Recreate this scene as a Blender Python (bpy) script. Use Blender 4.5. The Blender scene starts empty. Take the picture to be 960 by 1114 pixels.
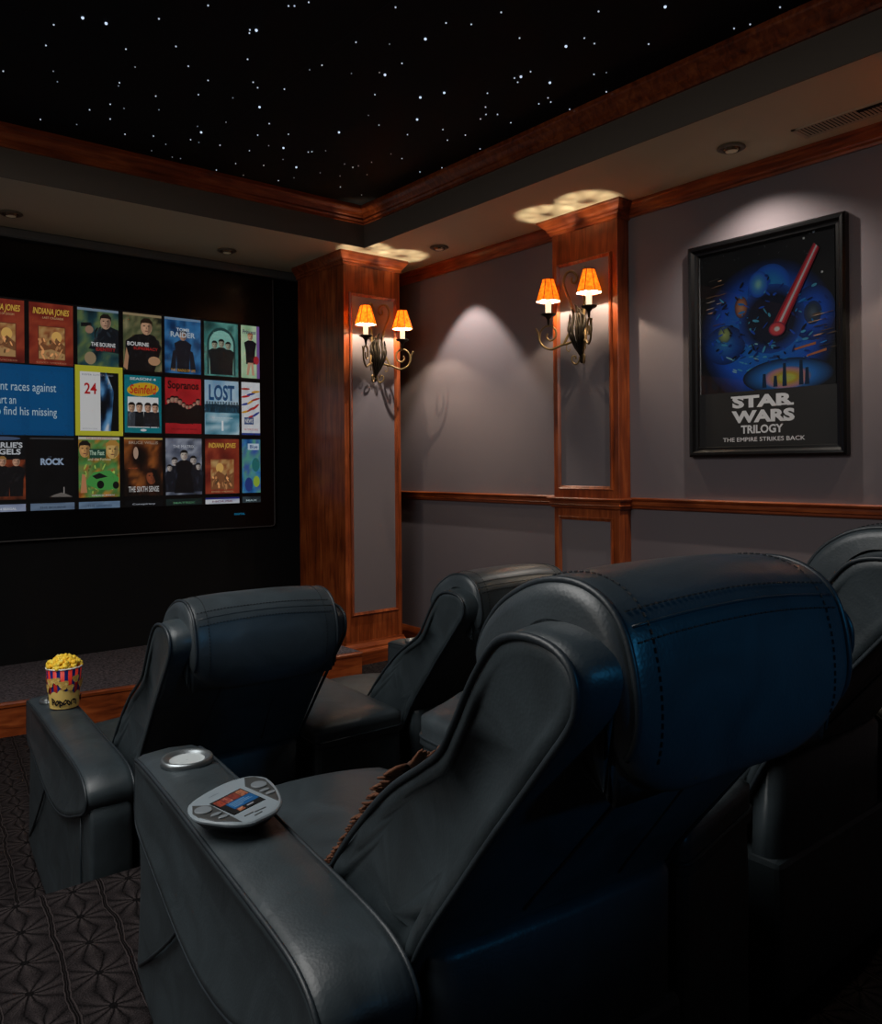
import bpy, bmesh, math, random
from mathutils import Vector, Matrix, noise
random.seed(7)
S = 1.15                      # working units -> metres
FZ = -1.34                    # floor level in working units (the camera is the origin)
RZ = -1.03                    # riser level
PI = math.pi
scn = bpy.context.scene
COL = scn.collection

# ------------------------------------------------------------------ materials
def lin(c):
    def f(v):
        v /= 255.0
        return v/12.92 if v <= 0.04045 else ((v+0.055)/1.055)**2.4
    return (f(c[0]), f(c[1]), f(c[2]), 1.0)

def new_mat(name):
    m = bpy.data.materials.new(name); m.use_nodes = True
    nt = m.node_tree; b = nt.nodes['Principled BSDF']
    return m, nt, b

def plain(name, col, rough=0.5, metal=0.0, spec=0.5, emit=None, estr=0.0, coat=0.0):
    m, nt, b = new_mat(name)
    b.inputs['Base Color'].default_value = lin(col)
    b.inputs['Roughness'].default_value = rough
    b.inputs['Metallic'].default_value = metal
    b.inputs['Specular IOR Level'].default_value = spec
    b.inputs['Coat Weight'].default_value = coat
    if emit:
        b.inputs['Emission Color'].default_value = lin(emit)
        b.inputs['Emission Strength'].default_value = estr
    return m

def node(nt, t, **kw):
    n = nt.nodes.new(t)
    for k, v in kw.items(): setattr(n, k, v)
    return n

def ramp(nt, stops):
    r = node(nt, 'ShaderNodeValToRGB')
    e = r.color_ramp.elements
    while len(e) < len(stops): e.new(0.5)
    for el, (p, c) in zip(e, stops):
        el.position = p; el.color = c
    return r

def math_node(nt, op, a, b=None):
    n = node(nt, 'ShaderNodeMath', operation=op)
    for i, v in enumerate((a, b)):
        if v is None: continue
        if isinstance(v, (int, float)): n.inputs[i].default_value = v
        else: nt.links.new(v, n.inputs[i])
    return n.outputs[0]

def obj_coord(nt, scale=(1, 1, 1)):
    tc = node(nt, 'ShaderNodeTexCoord'); mp = node(nt, 'ShaderNodeMapping')
    mp.inputs['Scale'].default_value = scale
    nt.links.new(tc.outputs['Object'], mp.inputs['Vector'])
    return mp.outputs['Vector']

def wood(name, axis, dark=(84, 34, 14), mid=(148, 68, 29), light=(196, 102, 50), k=1.0):
    m, nt, b = new_mat(name)
    sc = [14*k, 14*k, 14*k]; sc[axis] = 1.2*k
    v = obj_coord(nt, sc)
    n1 = node(nt, 'ShaderNodeTexNoise'); n1.inputs['Scale'].default_value = 2.2; n1.inputs['Detail'].default_value = 7; n1.inputs['Distortion'].default_value = 0.9
    nt.links.new(v, n1.inputs['Vector'])
    sc2 = [2.2, 2.2, 2.2]; sc2[axis] = 1.6
    v2 = obj_coord(nt, sc2)
    n2 = node(nt, 'ShaderNodeTexNoise'); n2.inputs['Scale'].default_value = 3.0; n2.inputs['Detail'].default_value = 3
    nt.links.new(v2, n2.inputs['Vector'])
    f = math_node(nt, 'ADD', math_node(nt, 'MULTIPLY', n1.outputs['Fac'], 0.62), math_node(nt, 'MULTIPLY', n2.outputs['Fac'], 0.38))
    r = ramp(nt, [(0.30, lin(dark)), (0.5, lin(mid)), (0.70, lin(light))])
    nt.links.new(f, r.inputs['Fac']); nt.links.new(r.outputs['Color'], b.inputs['Base Color'])
    b.inputs['Roughness'].default_value = 0.34
    b.inputs['Coat Weight'].default_value = 0.25; b.inputs['Coat Roughness'].default_value = 0.25
    bp = node(nt, 'ShaderNodeBump'); bp.inputs['Strength'].default_value = 0.06; bp.inputs['Distance'].default_value = 0.01
    nt.links.new(f, bp.inputs['Height']); nt.links.new(bp.outputs['Normal'], b.inputs['Normal'])
    return m

def leather(name, col, rough=0.42, fold=0.25):
    m, nt, b = new_mat(name)
    v = obj_coord(nt)
    g = node(nt, 'ShaderNodeTexVoronoi'); g.inputs['Scale'].default_value = 230
    nt.links.new(v, g.inputs['Vector'])
    w = node(nt, 'ShaderNodeTexNoise'); w.inputs['Scale'].default_value = 9; w.inputs['Detail'].default_value = 5; w.inputs['Distortion'].default_value = 0.8
    nt.links.new(v, w.inputs['Vector'])
    c2 = tuple(min(255, int(x*1.25)+2) for x in col)
    r = ramp(nt, [(0.3, lin(col)), (0.72, lin(c2))])
    nt.links.new(w.outputs['Fac'], r.inputs['Fac']); nt.links.new(r.outputs['Color'], b.inputs['Base Color'])
    b1 = node(nt, 'ShaderNodeBump'); b1.inputs['Strength'].default_value = fold; b1.inputs['Distance'].default_value = 0.012
    nt.links.new(w.outputs['Fac'], b1.inputs['Height'])
    b2 = node(nt, 'ShaderNodeBump'); b2.inputs['Strength'].default_value = 0.12; b2.inputs['Distance'].default_value = 0.0015
    nt.links.new(g.outputs['Distance'], b2.inputs['Height']); nt.links.new(b1.outputs['Normal'], b2.inputs['Normal'])
    nt.links.new(b2.outputs['Normal'], b.inputs['Normal'])
    b.inputs['Roughness'].default_value = rough
    b.inputs['Specular IOR Level'].default_value = 0.5
    return m

def wall_paint(name, col, rough=0.75):
    m, nt, b = new_mat(name)
    v = obj_coord(nt)
    n = node(nt, 'ShaderNodeTexNoise'); n.inputs['Scale'].default_value = 90; n.inputs['Detail'].default_value = 3
    nt.links.new(v, n.inputs['Vector'])
    b.inputs['Base Color'].default_value = lin(col); b.inputs['Roughness'].default_value = rough
    b.inputs['Specular IOR Level'].default_value = 0.25
    bp = node(nt, 'ShaderNodeBump'); bp.inputs['Strength'].default_value = 0.08; bp.inputs['Distance'].default_value = 0.003
    nt.links.new(n.outputs['Fac'], bp.inputs['Height']); nt.links.new(bp.outputs['Normal'], b.inputs['Normal'])
    return m

def carpet_pattern(name):
    """dark cut pile carpet: rows of petal flowers between double-ribbed lines"""
    m, nt, b = new_mat(name)
    v = obj_coord(nt, (7.0, 7.0, 7.0))
    rot = node(nt, 'ShaderNodeVectorRotate', rotation_type='Z_AXIS'); rot.inputs['Angle'].default_value = 0.12
    nt.links.new(v, rot.inputs['Vector'])
    wn = node(nt, 'ShaderNodeTexNoise'); wn.inputs['Scale'].default_value = 1.3; wn.inputs['Detail'].default_value = 2
    nt.links.new(rot.outputs[0], wn.inputs['Vector'])
    sub = node(nt, 'ShaderNodeVectorMath', operation='MULTIPLY_ADD'); sub.inputs[1].default_value = (0.25, 0.25, 0); nt.links.new(wn.outputs['Color'], sub.inputs[0]); nt.links.new(rot.outputs[0], sub.inputs[2])
    sp = node(nt, 'ShaderNodeSeparateXYZ'); nt.links.new(sub.outputs[0], sp.inputs[0])
    def flower(ox, oy):
        fx = math_node(nt, 'SUBTRACT', math_node(nt, 'FRACT', math_node(nt, 'ADD', sp.outputs[0], ox)), 0.5)
        fy = math_node(nt, 'SUBTRACT', math_node(nt, 'FRACT', math_node(nt, 'ADD', sp.outputs[1], oy)), 0.5)
        r = math_node(nt, 'SQRT', math_node(nt, 'ADD', math_node(nt, 'MULTIPLY', fx, fx), math_node(nt, 'MULTIPLY', fy, fy)))
        a = math_node(nt, 'ARCTAN2', fy, fx)
        c = math_node(nt, 'ABSOLUTE', math_node(nt, 'SINE', math_node(nt, 'MULTIPLY', a, 5.0)))
        ridge = math_node(nt, 'MULTIPLY', math_node(nt, 'POWER', c, 0.6), math_node(nt, 'SUBTRACT', 1.0, math_node(nt, 'MULTIPLY', r, 0.9)))
        hole = math_node(nt, 'GREATER_THAN', r, 0.07)
        return math_node(nt, 'MULTIPLY', ridge, hole), fx, fy
    p1, fx, fy = flower(0, 0)
    bar = math_node(nt, 'GREATER_THAN', math_node(nt, 'ABSOLUTE', fx), 0.44)
    rib = math_node(nt, 'ABSOLUTE', math_node(nt, 'SINE', math_node(nt, 'MULTIPLY', fx, 52.0)))
    hgt = math_node(nt, 'ADD', math_node(nt, 'MULTIPLY', p1, math_node(nt, 'SUBTRACT', 1.0, bar)), math_node(nt, 'MULTIPLY', bar, rib))
    pile = node(nt, 'ShaderNodeTexNoise'); pile.inputs['Scale'].default_value = 30; pile.inputs['Detail'].default_value = 4
    nt.links.new(v, pile.inputs['Vector'])
    tot = math_node(nt, 'ADD', math_node(nt, 'MULTIPLY', hgt, 0.7), math_node(nt, 'MULTIPLY', pile.outputs['Fac'], 0.5))
    r = ramp(nt, [(0.25, lin((13, 11, 12))), (0.6, lin((45, 40, 41))), (0.95, lin((68, 61, 61)))])
    nt.links.new(tot, r.inputs['Fac']); nt.links.new(r.outputs['Color'], b.inputs['Base Color'])
    bp = node(nt, 'ShaderNodeBump'); bp.inputs['Strength'].default_value = 0.9; bp.inputs['Distance'].default_value = 0.018
    nt.links.new(tot, bp.inputs['Height']); nt.links.new(bp.outputs['Normal'], b.inputs['Normal'])
    b.inputs['Roughness'].default_value = 0.95; b.inputs['Specular IOR Level'].default_value = 0.1
    return m

def carpet_plain(name):
    m, nt, b = new_mat(name)
    v = obj_coord(nt)
    n = node(nt, 'ShaderNodeTexNoise'); n.inputs['Scale'].default_value = 60; n.inputs['Detail'].default_value = 6; n.inputs['Roughness'].default_value = 0.7
    nt.links.new(v, n.inputs['Vector'])
    r = ramp(nt, [(0.35, lin((34, 32, 36))), (0.65, lin((118, 110, 116)))])
    nt.links.new(n.outputs['Fac'], r.inputs['Fac']); nt.links.new(r.outputs['Color'], b.inputs['Base Color'])
    bp = node(nt, 'ShaderNodeBump'); bp.inputs['Strength'].default_value = 0.8; bp.inputs['Distance'].default_value = 0.01
    nt.links.new(n.outputs['Fac'], bp.inputs['Height']); nt.links.new(bp.outputs['Normal'], b.inputs['Normal'])
    b.inputs['Roughness'].default_value = 0.95; b.inputs['Specular IOR Level'].default_value = 0.1
    return m

def attr_mat(name, emit=0.0, rough=0.6, coat=0.0, bright=1.0):
    """flat printed colours from the mesh's colour attribute (prints), or shown by a lit screen"""
    m, nt, b = new_mat(name)
    a = node(nt, 'ShaderNodeVertexColor', layer_name='Col')
    if bright != 1.0:
        mu = node(nt, 'ShaderNodeMixRGB', blend_type='MULTIPLY'); mu.inputs[0].default_value = 1; mu.use_clamp = True; mu.inputs[2].default_value = (bright, bright, bright, 1)
        nt.links.new(a.outputs['Color'], mu.inputs[1]); src = mu.outputs[0]
    else: src = a.outputs['Color']
    if emit > 0:
        b.inputs['Base Color'].default_value = (0.01, 0.01, 0.01, 1)
        nt.links.new(a.outputs['Color'], b.inputs['Emission Color'])
        b.inputs['Emission Strength'].default_value = emit
    else:
        nt.links.new(src, b.inputs['Base Color'])
    b.inputs['Roughness'].default_value = rough
    b.inputs['Coat Weight'].default_value = coat; b.inputs['Coat Roughness'].default_value = 0.03
    return m

def glass_pane(name):
    m = bpy.data.materials.new(name); m.use_nodes = True; nt = m.node_tree; nt.nodes.clear()
    out = node(nt, 'ShaderNodeOutputMaterial'); mx = node(nt, 'ShaderNodeMixShader')
    tr = node(nt, 'ShaderNodeBsdfTransparent'); gl = node(nt, 'ShaderNodeBsdfGlossy'); gl.inputs['Roughness'].default_value = 0.02
    fr = node(nt, 'ShaderNodeFresnel'); fr.inputs['IOR'].default_value = 1.5
    nt.links.new(fr.outputs[0], mx.inputs[0]); nt.links.new(tr.outputs[0], mx.inputs[1]); nt.links.new(gl.outputs[0], mx.inputs[2])
    nt.links.new(mx.outputs[0], out.inputs['Surface'])
    return m

def shade_mat(name):
    m = bpy.data.materials.new(name); m.use_nodes = True; nt = m.node_tree; nt.nodes.clear()
    out = node(nt, 'ShaderNodeOutputMaterial'); mx = node(nt, 'ShaderNodeMixShader'); ad = node(nt, 'ShaderNodeAddShader')
    df = node(nt, 'ShaderNodeBsdfDiffuse'); tl = node(nt, 'ShaderNodeBsdfTranslucent'); em = node(nt, 'ShaderNodeEmission')
    v = obj_coord(nt, (1, 1, 1))
    n = node(nt, 'ShaderNodeTexNoise'); n.inputs['Scale'].default_value = 45; n.inputs['Detail'].default_value = 3
    nt.links.new(v, n.inputs['Vector'])
    r = ramp(nt, [(0.3, lin((206, 84, 12))), (0.7, lin((244, 136, 36)))])
    nt.links.new(n.outputs['Fac'], r.inputs['Fac'])
    for s in (df, tl, em): nt.links.new(r.outputs['Color'], s.inputs['Color'])
    em.inputs['Strength'].default_value = 0.6
    mx.inputs[0].default_value = 0.55
    nt.links.new(df.outputs[0], mx.inputs[1]); nt.links.new(tl.outputs[0], mx.inputs[2])
    nt.links.new(mx.outputs[0], ad.inputs[0]); nt.links.new(em.outputs[0], ad.inputs[1])
    nt.links.new(ad.outputs[0], out.inputs['Surface'])
    return m

M = {}
M['wood_x'] = wood('cherry wood grain along x', 0)
M['wood_y'] = wood('cherry wood grain along y', 1)
M['wood_z'] = wood('cherry wood grain upright', 2)
M['leather'] = leather('slate leather', (46, 54, 58), 0.40)
M['leather_top'] = leather('slate leather smooth', (51, 58, 62), 0.36, 0.16)
M['piping'] = leather('slate leather piping', (34, 41, 46), 0.42, 0.05)
M['thread'] = plain('leather thread', (74, 82, 88), 0.7)
M['seam'] = plain('dark seam thread', (16, 19, 22), 0.8)  # plain dark thread for the headrest stitching
M['wall'] = wall_paint('mauve grey wall paint', (122, 113, 117))
M['panel'] = wall_paint('mauve grey panel fabric', (124, 116, 120), 0.85)
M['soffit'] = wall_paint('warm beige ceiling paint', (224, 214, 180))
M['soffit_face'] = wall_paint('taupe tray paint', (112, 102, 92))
M['black_fabric'] = wall_paint('black stretched fabric', (17, 17, 18), 0.9)
M['star_black'] = wall_paint('black star ceiling fabric', (9, 11, 14), 0.85)
M['carpet'] = carpet_pattern('dark floral cut pile carpet')
M['stage_carpet'] = carpet_plain('charcoal stage carpet')
M['gloss_black'] = plain('gloss black', (8, 8, 9), 0.18)
M['satin_black'] = plain('satin black frame', (14, 14, 15), 0.28, spec=0.6)
M['groove'] = plain('dark grey groove edge', (88, 86, 86), 0.5)
M['iron'] = plain('aged bronze iron', (128, 106, 70), 0.42, 0.7)
M['iron_dark'] = plain('dark bronze iron', (44, 37, 28), 0.5, 0.7)
M['candle'] = plain('ivory candle sleeve', (236, 224, 190), 0.5, emit=(255, 236, 200), estr=1.0)  # sleeve given its own emission so it looks lit by the bulb
def bulb_mat(name):
    m = bpy.data.materials.new(name); m.use_nodes = True; nt = m.node_tree; nt.nodes.clear()
    out = node(nt, 'ShaderNodeOutputMaterial'); ad = node(nt, 'ShaderNodeAddShader')
    tr = node(nt, 'ShaderNodeBsdfTransparent'); em = node(nt, 'ShaderNodeEmission')
    tr.inputs['Color'].default_value = (.92, .90, .86, 1); em.inputs['Color'].default_value = lin((255, 224, 170)); em.inputs['Strength'].default_value = 4.0
    nt.links.new(tr.outputs[0], ad.inputs[0]); nt.links.new(em.outputs[0], ad.inputs[1]); nt.links.new(ad.outputs[0], out.inputs['Surface'])
    return m
M['bulb'] = bulb_mat('lit clear bulb')
M['shade'] = shade_mat('amber panelled shade')
def lining_mat(name):
    m = bpy.data.materials.new(name); m.use_nodes = True; nt = m.node_tree; nt.nodes.clear()
    out = node(nt, 'ShaderNodeOutputMaterial'); mx = node(nt, 'ShaderNodeMixShader'); mx.inputs[0].default_value = .45
    df = node(nt, 'ShaderNodeBsdfDiffuse'); tl = node(nt, 'ShaderNodeBsdfTranslucent')
    for q in (df, tl): q.inputs['Color'].default_value = (.9, .8, .62, 1)
    nt.links.new(df.outputs[0], mx.inputs[1]); nt.links.new(tl.outputs[0], mx.inputs[2]); nt.links.new(mx.outputs[0], out.inputs['Surface'])
    return m
M['lining'] = lining_mat('cream shade lining')
M['shade_rib'] = plain('dark amber shade edge', (120, 42, 10), 0.7)
M['star'] = plain('fibre optic star', (255, 255, 255), 0.5, emit=(205, 222, 245), estr=0.62)
M['star_dim'] = plain('faint fibre optic star', (255, 255, 255), 0.5, emit=(190, 212, 240), estr=0.2)
M['star_big'] = plain('bright fibre optic star', (255, 255, 255), 0.5, emit=(205, 225, 250), estr=1.0)
M['can_trim'] = plain('bronze white can trim', (120, 106, 88), 0.4)
M['can_in'] = plain('can reflector', (150, 128, 100), 0.25, 0.8)
M['can_lamp'] = plain('frosted can lamp', (220, 205, 170), 0.4, emit=(255, 226, 180), estr=0.03)
M['vent'] = plain('beige vent metal', (204, 192, 164), 0.5)
M['vent_dark'] = plain('vent duct black', (10, 9, 8), 0.9)
M['silver'] = plain('brushed silver', (150, 158, 162), 0.33, 0.85)
M['cup_grey'] = plain('grey cup liner', (186, 194, 196), 0.5, 0.0)
M['remote_face'] = plain('silver grey plastic', (134, 146, 154), 0.42)
M['remote_dark'] = plain('dark grey plastic', (58, 60, 60), 0.5)
M['remote_btn'] = plain('grey button', (116, 124, 130), 0.45)
M['remote_base'] = plain('blue black plastic', (24, 28, 36), 0.35)
M['paper_print'] = attr_mat('printed paper cup', 0, 0.5)
M['poster_print'] = attr_mat('poster print', 0, 0.55, 0, 3.1)
M['screen_pic'] = attr_mat('lit projection picture', 0.50, 0.4)
M['remote_pic'] = attr_mat('lit handset picture', 0.55, 0.3)
M['glass'] = glass_pane('clear picture glass')
def popcorn_mat():
    m, nt, b = new_mat('buttered popcorn')
    v = obj_coord(nt)
    n = node(nt, 'ShaderNodeTexNoise'); n.inputs['Scale'].default_value = 60; n.inputs['Detail'].default_value = 2
    nt.links.new(v, n.inputs['Vector'])
    r = ramp(nt, [(0.3, lin((255, 190, 20))), (0.55, lin((255, 222, 70))), (0.75, lin((255, 236, 140)))])
    nt.links.new(n.outputs['Fac'], r.inputs['Fac']); nt.links.new(r.outputs['Color'], b.inputs['Base Color'])
    b.inputs['Roughness'].default_value = 0.6
    return m
M['popcorn'] = popcorn_mat()
M['rim'] = plain('white paper rim', (250, 246, 235), 0.5)
M['pillow'] = leather('brown tapestry', (62, 40, 28), 0.9, 0.5)
M['fringe'] = leather('brown fringe', (86, 52, 34), 0.9, 0.4)

# ------------------------------------------------------------------ mesh helpers
def obj(name, bm, m, parent=None, loc=None, rotz=0.0, smooth=False):
    bmesh.ops.recalc_face_normals(bm, faces=bm.faces[:])
    me = bpy.data.meshes.new(name); bm.to_mesh(me); bm.free()
    if smooth:
        for p in me.polygons: p.use_smooth = True
    for k in (m if isinstance(m, (list, tuple)) else [m]): me.materials.append(k)
    o = bpy.data.objects.new(name, me); COL.objects.link(o)
    if parent is not None: o.parent = parent
    if loc is not None: o.location = loc
    o.rotation_euler.z = rotz
    return o

def thing(name, label, cat, loc=(0, 0, 0), rotz=0.0, group=None):
    o = bpy.data.objects.new(name, None); COL.objects.link(o)
    o.empty_display_size = 0.1
    o.location = loc; o.rotation_euler.z = rotz
    return tag(o, label, cat, group)

def tag(o, label, cat, group=None, kind=None):
    o['label'] = label; o['category'] = cat
    if group: o['group'] = group
    if kind: o['kind'] = kind
    return o

def struct(name, bm, m, smooth=False):
    o = obj(name, bm, m, smooth=smooth); o['kind'] = 'structure'
    return o

def box(bm, x0, x1, y0, y1, z0, z1, bev=0.0, mi=0):
    b2 = bmesh.new()
    vs = [b2.verts.new((x, y, z)) for x in (x0, x1) for y in (y0, y1) for z in (z0, z1)]
    for f in ((0, 1, 3, 2), (4, 6, 7, 5), (0, 4, 5, 1), (2, 3, 7, 6), (0, 2, 6, 4), (1, 5, 7, 3)):
        b2.faces.new([vs[i] for i in f])
    if bev > 0:
        bmesh.ops.bevel(b2, geom=b2.edges[:] , offset=bev, segments=2, affect='EDGES', profile=0.5)
    for f in b2.faces: f.material_index = mi
    merge(bm, b2)

def merge(bm, b2, mat=None):
    if mat is not None: bmesh.ops.transform(b2, matrix=mat, verts=b2.verts[:])
    me = bpy.data.meshes.new('tmp'); b2.to_mesh(me); b2.free()
    bm.from_mesh(me); bpy.data.meshes.remove(me)

def B():
    return bmesh.new()

def boxbm(*a, **k):
    bm = B(); box(bm, *a, **k); return bm

def tube(bm, pts, rad, seg=8, closed=False, mi=0):
    pts = [Vector(p) for p in pts]; n = len(pts)
    rads = rad if isinstance(rad, (list, tuple)) else [rad]*n
    tang = []
    for i in range(n):
        if closed: t = pts[(i+1) % n]-pts[i-1]
        else: t = pts[min(i+1, n-1)]-pts[max(i-1, 0)]
        tang.append(t.normalized() if t.length > 1e-9 else Vector((0, 0, 1)))
    up = Vector((0, 0, 1)) if abs(tang[0].z) < 0.9 else Vector((1, 0, 0))
    nrm = (up - tang[0]*up.dot(tang[0])).normalized()
    rings = []
    for i in range(n):
        nrm = (nrm - tang[i]*nrm.dot(tang[i]))
        nrm = nrm.normalized() if nrm.length > 1e-6 else tang[i].orthogonal().normalized()
        bi = tang[i].cross(nrm)
        rings.append([bm.verts.new(pts[i] + (nrm*math.cos(2*PI*k/seg) + bi*math.sin(2*PI*k/seg))*rads[i]) for k in range(seg)])
    for i in range(n if closed else n-1):
        a, b = rings[i], rings[(i+1) % n]
        for k in range(seg):
            f = bm.faces.new((a[k], a[(k+1) % seg], b[(k+1) % seg], b[k])); f.material_index = mi
    if not closed:
        for r in (rings[0], rings[-1]):
            f = bm.faces.new(r); f.material_index = mi

def catmull(pts, n, closed=False):
    out = []; m = len(pts); P = [Vector(p) for p in pts]
    seglist = range(m if closed else m-1)
    for i in seglist:
        if closed: p0, p1, p2, p3 = P[i-1], P[i], P[(i+1) % m], P[(i+2) % m]
        else: p0, p1, p2, p3 = P[max(i-1, 0)], P[i], P[i+1], P[min(i+2, m-1)]
        for k in range(n):
            t = k/n
            out.append(0.5*((2*p1) + (p2-p0)*t + (2*p0-5*p1+4*p2-p3)*t*t + (3*p1-p0-3*p2+p3)*t**3))
    if not closed: out.append(P[-1])
    return out

def loft(bm, rings, cap=True, closed=True, mi=0):
    V = [[bm.verts.new(p) for p in r] for r in rings]
    n = len(V[0])
    for a, b in zip(V, V[1:]):
        for k in range(n if closed else n-1):
            f = bm.faces.new((a[k], a[(k+1) % n], b[(k+1) % n], b[k])); f.material_index = mi
    if cap:
        for r in (V[0], V[-1]):
            f = bm.faces.new(r); f.material_index = mi
    return V

def lathe(bm, prof, seg=32, c=(0, 0, 0), mi=0, cap=True):
    rings = []
    for r, z in prof:
        rings.append([Vector((c[0]+r*math.cos(2*PI*k/seg), c[1]+r*math.sin(2*PI*k/seg), c[2]+z)) for k in range(seg)])
    loft(bm, rings, cap=cap, mi=mi)

def poly_off(P, d):
    """offset a closed 2D polygon outward (any orientation)"""
    n = len(P)
    area = sum(P[i][0]*P[(i+1) % n][1]-P[(i+1) % n][0]*P[i][1] for i in range(n))
    sg = 1 if area > 0 else -1
    out = []
    for i in range(n):
        t = Vector((P[(i+1) % n][0]-P[i-1][0], P[(i+1) % n][1]-P[i-1][1]))
        if t.length < 1e-9: out.append(Vector((P[i][0], P[i][1]))); continue
        t.normalize()
        out.append(Vector((P[i][0]+sg*t.y*d, P[i][1]-sg*t.x*d)))
    return out

def poly_scale(P, s):
    c = Vector((sum(p[0] for p in P)/len(P), sum(p[1] for p in P)/len(P)))
    return [c + (Vector((p[0], p[1]))-c)*s for p in P]

def sweep(bm, path, prof, side=1, mi=0):
    """mitred moulding: prof = [(out, up)], path = [(x, y)], z from prof; out is to the left of travel * side"""
    n = len(path); rings = []
    for i in range(n):
        p = Vector(path[i]).to_2d()
        d1 = (Vector(path[i])-Vector(path[i-1])).to_2d().normalized() if i > 0 else None
        d2 = (Vector(path[i+1])-Vector(path[i])).to_2d().normalized() if i < n-1 else None
        if d1 is None: d1 = d2
        if d2 is None: d2 = d1
        n1 = Vector((-d1.y, d1.x))*side; n2 = Vector((-d2.y, d2.x))*side
        mvec = (n1+n2); mvec = mvec/max(1e-6, mvec.dot(n1)) if mvec.length > 1e-6 else n1
        rings.append([Vector((p.x+mvec.x*o, p.y+mvec.y*o, u)) for o, u in prof])
    loft(bm, rings, cap=True, closed=True, mi=mi)

TXT = {}
def text_polys(s, width=None, height=None, bold=0.0, align='C'):
    """text as flat polygons (x, y) centred, from the built-in font"""
    key = (s, bold)
    if key not in TXT:
        cu = bpy.data.curves.new('t', 'FONT'); cu.body = s; cu.size = 1; cu.resolution_u = 3; cu.offset = bold
        cu.space_character = 1.0
        o = bpy.data.objects.new('t', cu); COL.objects.link(o)
        dg = bpy.context.evaluated_depsgraph_get(); dg.update()
        me = bpy.data.meshes.new_from_object(o.evaluated_get(dg))
        TXT[key] = ([tuple(v.co[:2]) for v in me.vertices], [tuple(p.vertices) for p in me.polygons])
        bpy.data.objects.remove(o); bpy.data.curves.remove(cu); bpy.data.meshes.remove(me)
    vs, fs = TXT[key]
    x0 = min(v[0] for v in vs); x1 = max(v[0] for v in vs); y0 = min(v[1] for v in vs); y1 = max(v[1] for v in vs)
    w = width if width else height*(x1-x0)/(y1-y0)
    h = height if height else width*(y1-y0)/(x1-x0)
    cx = {'C': (x0+x1)/2, 'L': x0, 'R': x1}[align]
    return [((x-cx)/(x1-x0)*w, (y-(y0+y1)/2)/(y1-y0)*h) for x, y in vs], fs

class Paint:
    """a flat picture: coloured polygons in (u, v), later ones lie a hair in front"""
    def __init__(s): s.F = []; s.k = 0; s.mapf = None
    def poly(s, pts, col, layer=None):
        s.F.append((pts, lin(col), s.k)); s.k += 1
    def grad(s, pts, cols):
        s.F.append((pts, [lin(c) for c in cols], s.k)); s.k += 1
    def rect(s, u0, v0, u1, v1, col): s.poly([(u0, v0), (u1, v0), (u1, v1), (u0, v1)], col)
    def ell(s, u, v, a, b, col, n=18, rot=0.0):
        c, d = math.cos(rot), math.sin(rot)
        s.poly([(u+a*math.cos(2*PI*i/n)*c-b*math.sin(2*PI*i/n)*d, v+a*math.cos(2*PI*i/n)*d+b*math.sin(2*PI*i/n)*c) for i in range(n)], col)
    def text(s, t, u, v, col, width=None, height=None, bold=0.0, align='C', shear=0.0):
        vs, fs = text_polys(t, width, height, bold, align)
        vs = [(u+x+shear*y, v+y) for x, y in vs]
        for f in fs: s.F.append(([vs[i] for i in f], lin(col), s.k))
        s.k += 1
    def noise(s, u0, v0, u1, v1, nx, ny, pal, seed=0, fr=3.0):
        """a patchwork of the given colours, smoothly mixed, as a printed picture's background"""
        def col(i, j):
            t = noise.noise((i/nx*fr+seed*7.3, j/ny*fr*1.4+seed*3.1, seed*1.7))*0.9+0.5
            t += 0.16*noise.noise((i*0.9+seed, j*0.9, 5.0))
            t = max(0, min(0.999, t))*(len(pal)-1); a = int(t); f = t-a
            A, Bc = pal[a], pal[a+1]
            return tuple(A[k]*(1-f)+Bc[k]*f for k in range(3))
        for i in range(nx):
            for j in range(ny):
                c = [(i, j), (i+1, j), (i+1, j+1), (i, j+1)]
                s.F.append(([(u0+(u1-u0)*a/nx, v0+(v1-v0)*b/ny) for a, b in c], [lin(col(a, b)) for a, b in c], s.k))
        s.k += 1
    def build(s, name, mapf, m, parent, lift=0.00012):
        """mapf(u, v, h) -> 3D point; h = height of the layer"""
        verts = []; faces = []; cols = []
        for pts, col, k in s.F:
            base = len(verts)
            for (u, v) in pts: verts.append(mapf(u, v, k*lift))
            faces.append(tuple(range(base, base+len(pts))))
            if isinstance(col, list): cols += col
            else: cols += [col]*len(pts)
        me = bpy.data.meshes.new(name); me.from_pydata(verts, [], faces)
        ca = me.color_attributes.new('Col', 'FLOAT_COLOR', 'CORNER')
        for i, c in enumerate(cols): ca.data[i].color = c
        me.materials.append(m)
        o = bpy.data.objects.new(name, me); COL.objects.link(o)
        if parent is not None: o.parent = parent
        return o

# ------------------------------------------------------------------ camera
cam = bpy.data.cameras.new('camera'); co = bpy.data.objects.new('camera', cam); COL.objects.link(co)
f_px, cxp, cyp = 885.0, 480.0, 507.2
cam.sensor_fit = 'VERTICAL'; cam.sensor_height = 36.0
cam.lens = f_px/1114.0*36.0
cam.shift_y = -(1114/2-cyp)/1114.0
cam.shift_x = 0.0
cam.clip_start = 0.01; cam.clip_end = 100
yaw = math.radians(39.25); roll = math.radians(0.5)
fw = Vector((math.sin(yaw), math.cos(yaw), 0)); rt = Vector((math.cos(yaw), -math.sin(yaw), 0)); up = Vector((0, 0, 1))
# image content is turned counter-clockwise by `roll`: the camera itself turns clockwise
r2 = rt*math.cos(roll) - up*math.sin(roll); u2 = rt*math.sin(roll) + up*math.cos(roll)
co.matrix_world = Matrix(((r2.x, u2.x, -fw.x, 0), (r2.y, u2.y, -fw.y, 0), (r2.z, u2.z, -fw.z, 0), (0, 0, 0, 1)))
scn.camera = co

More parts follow.
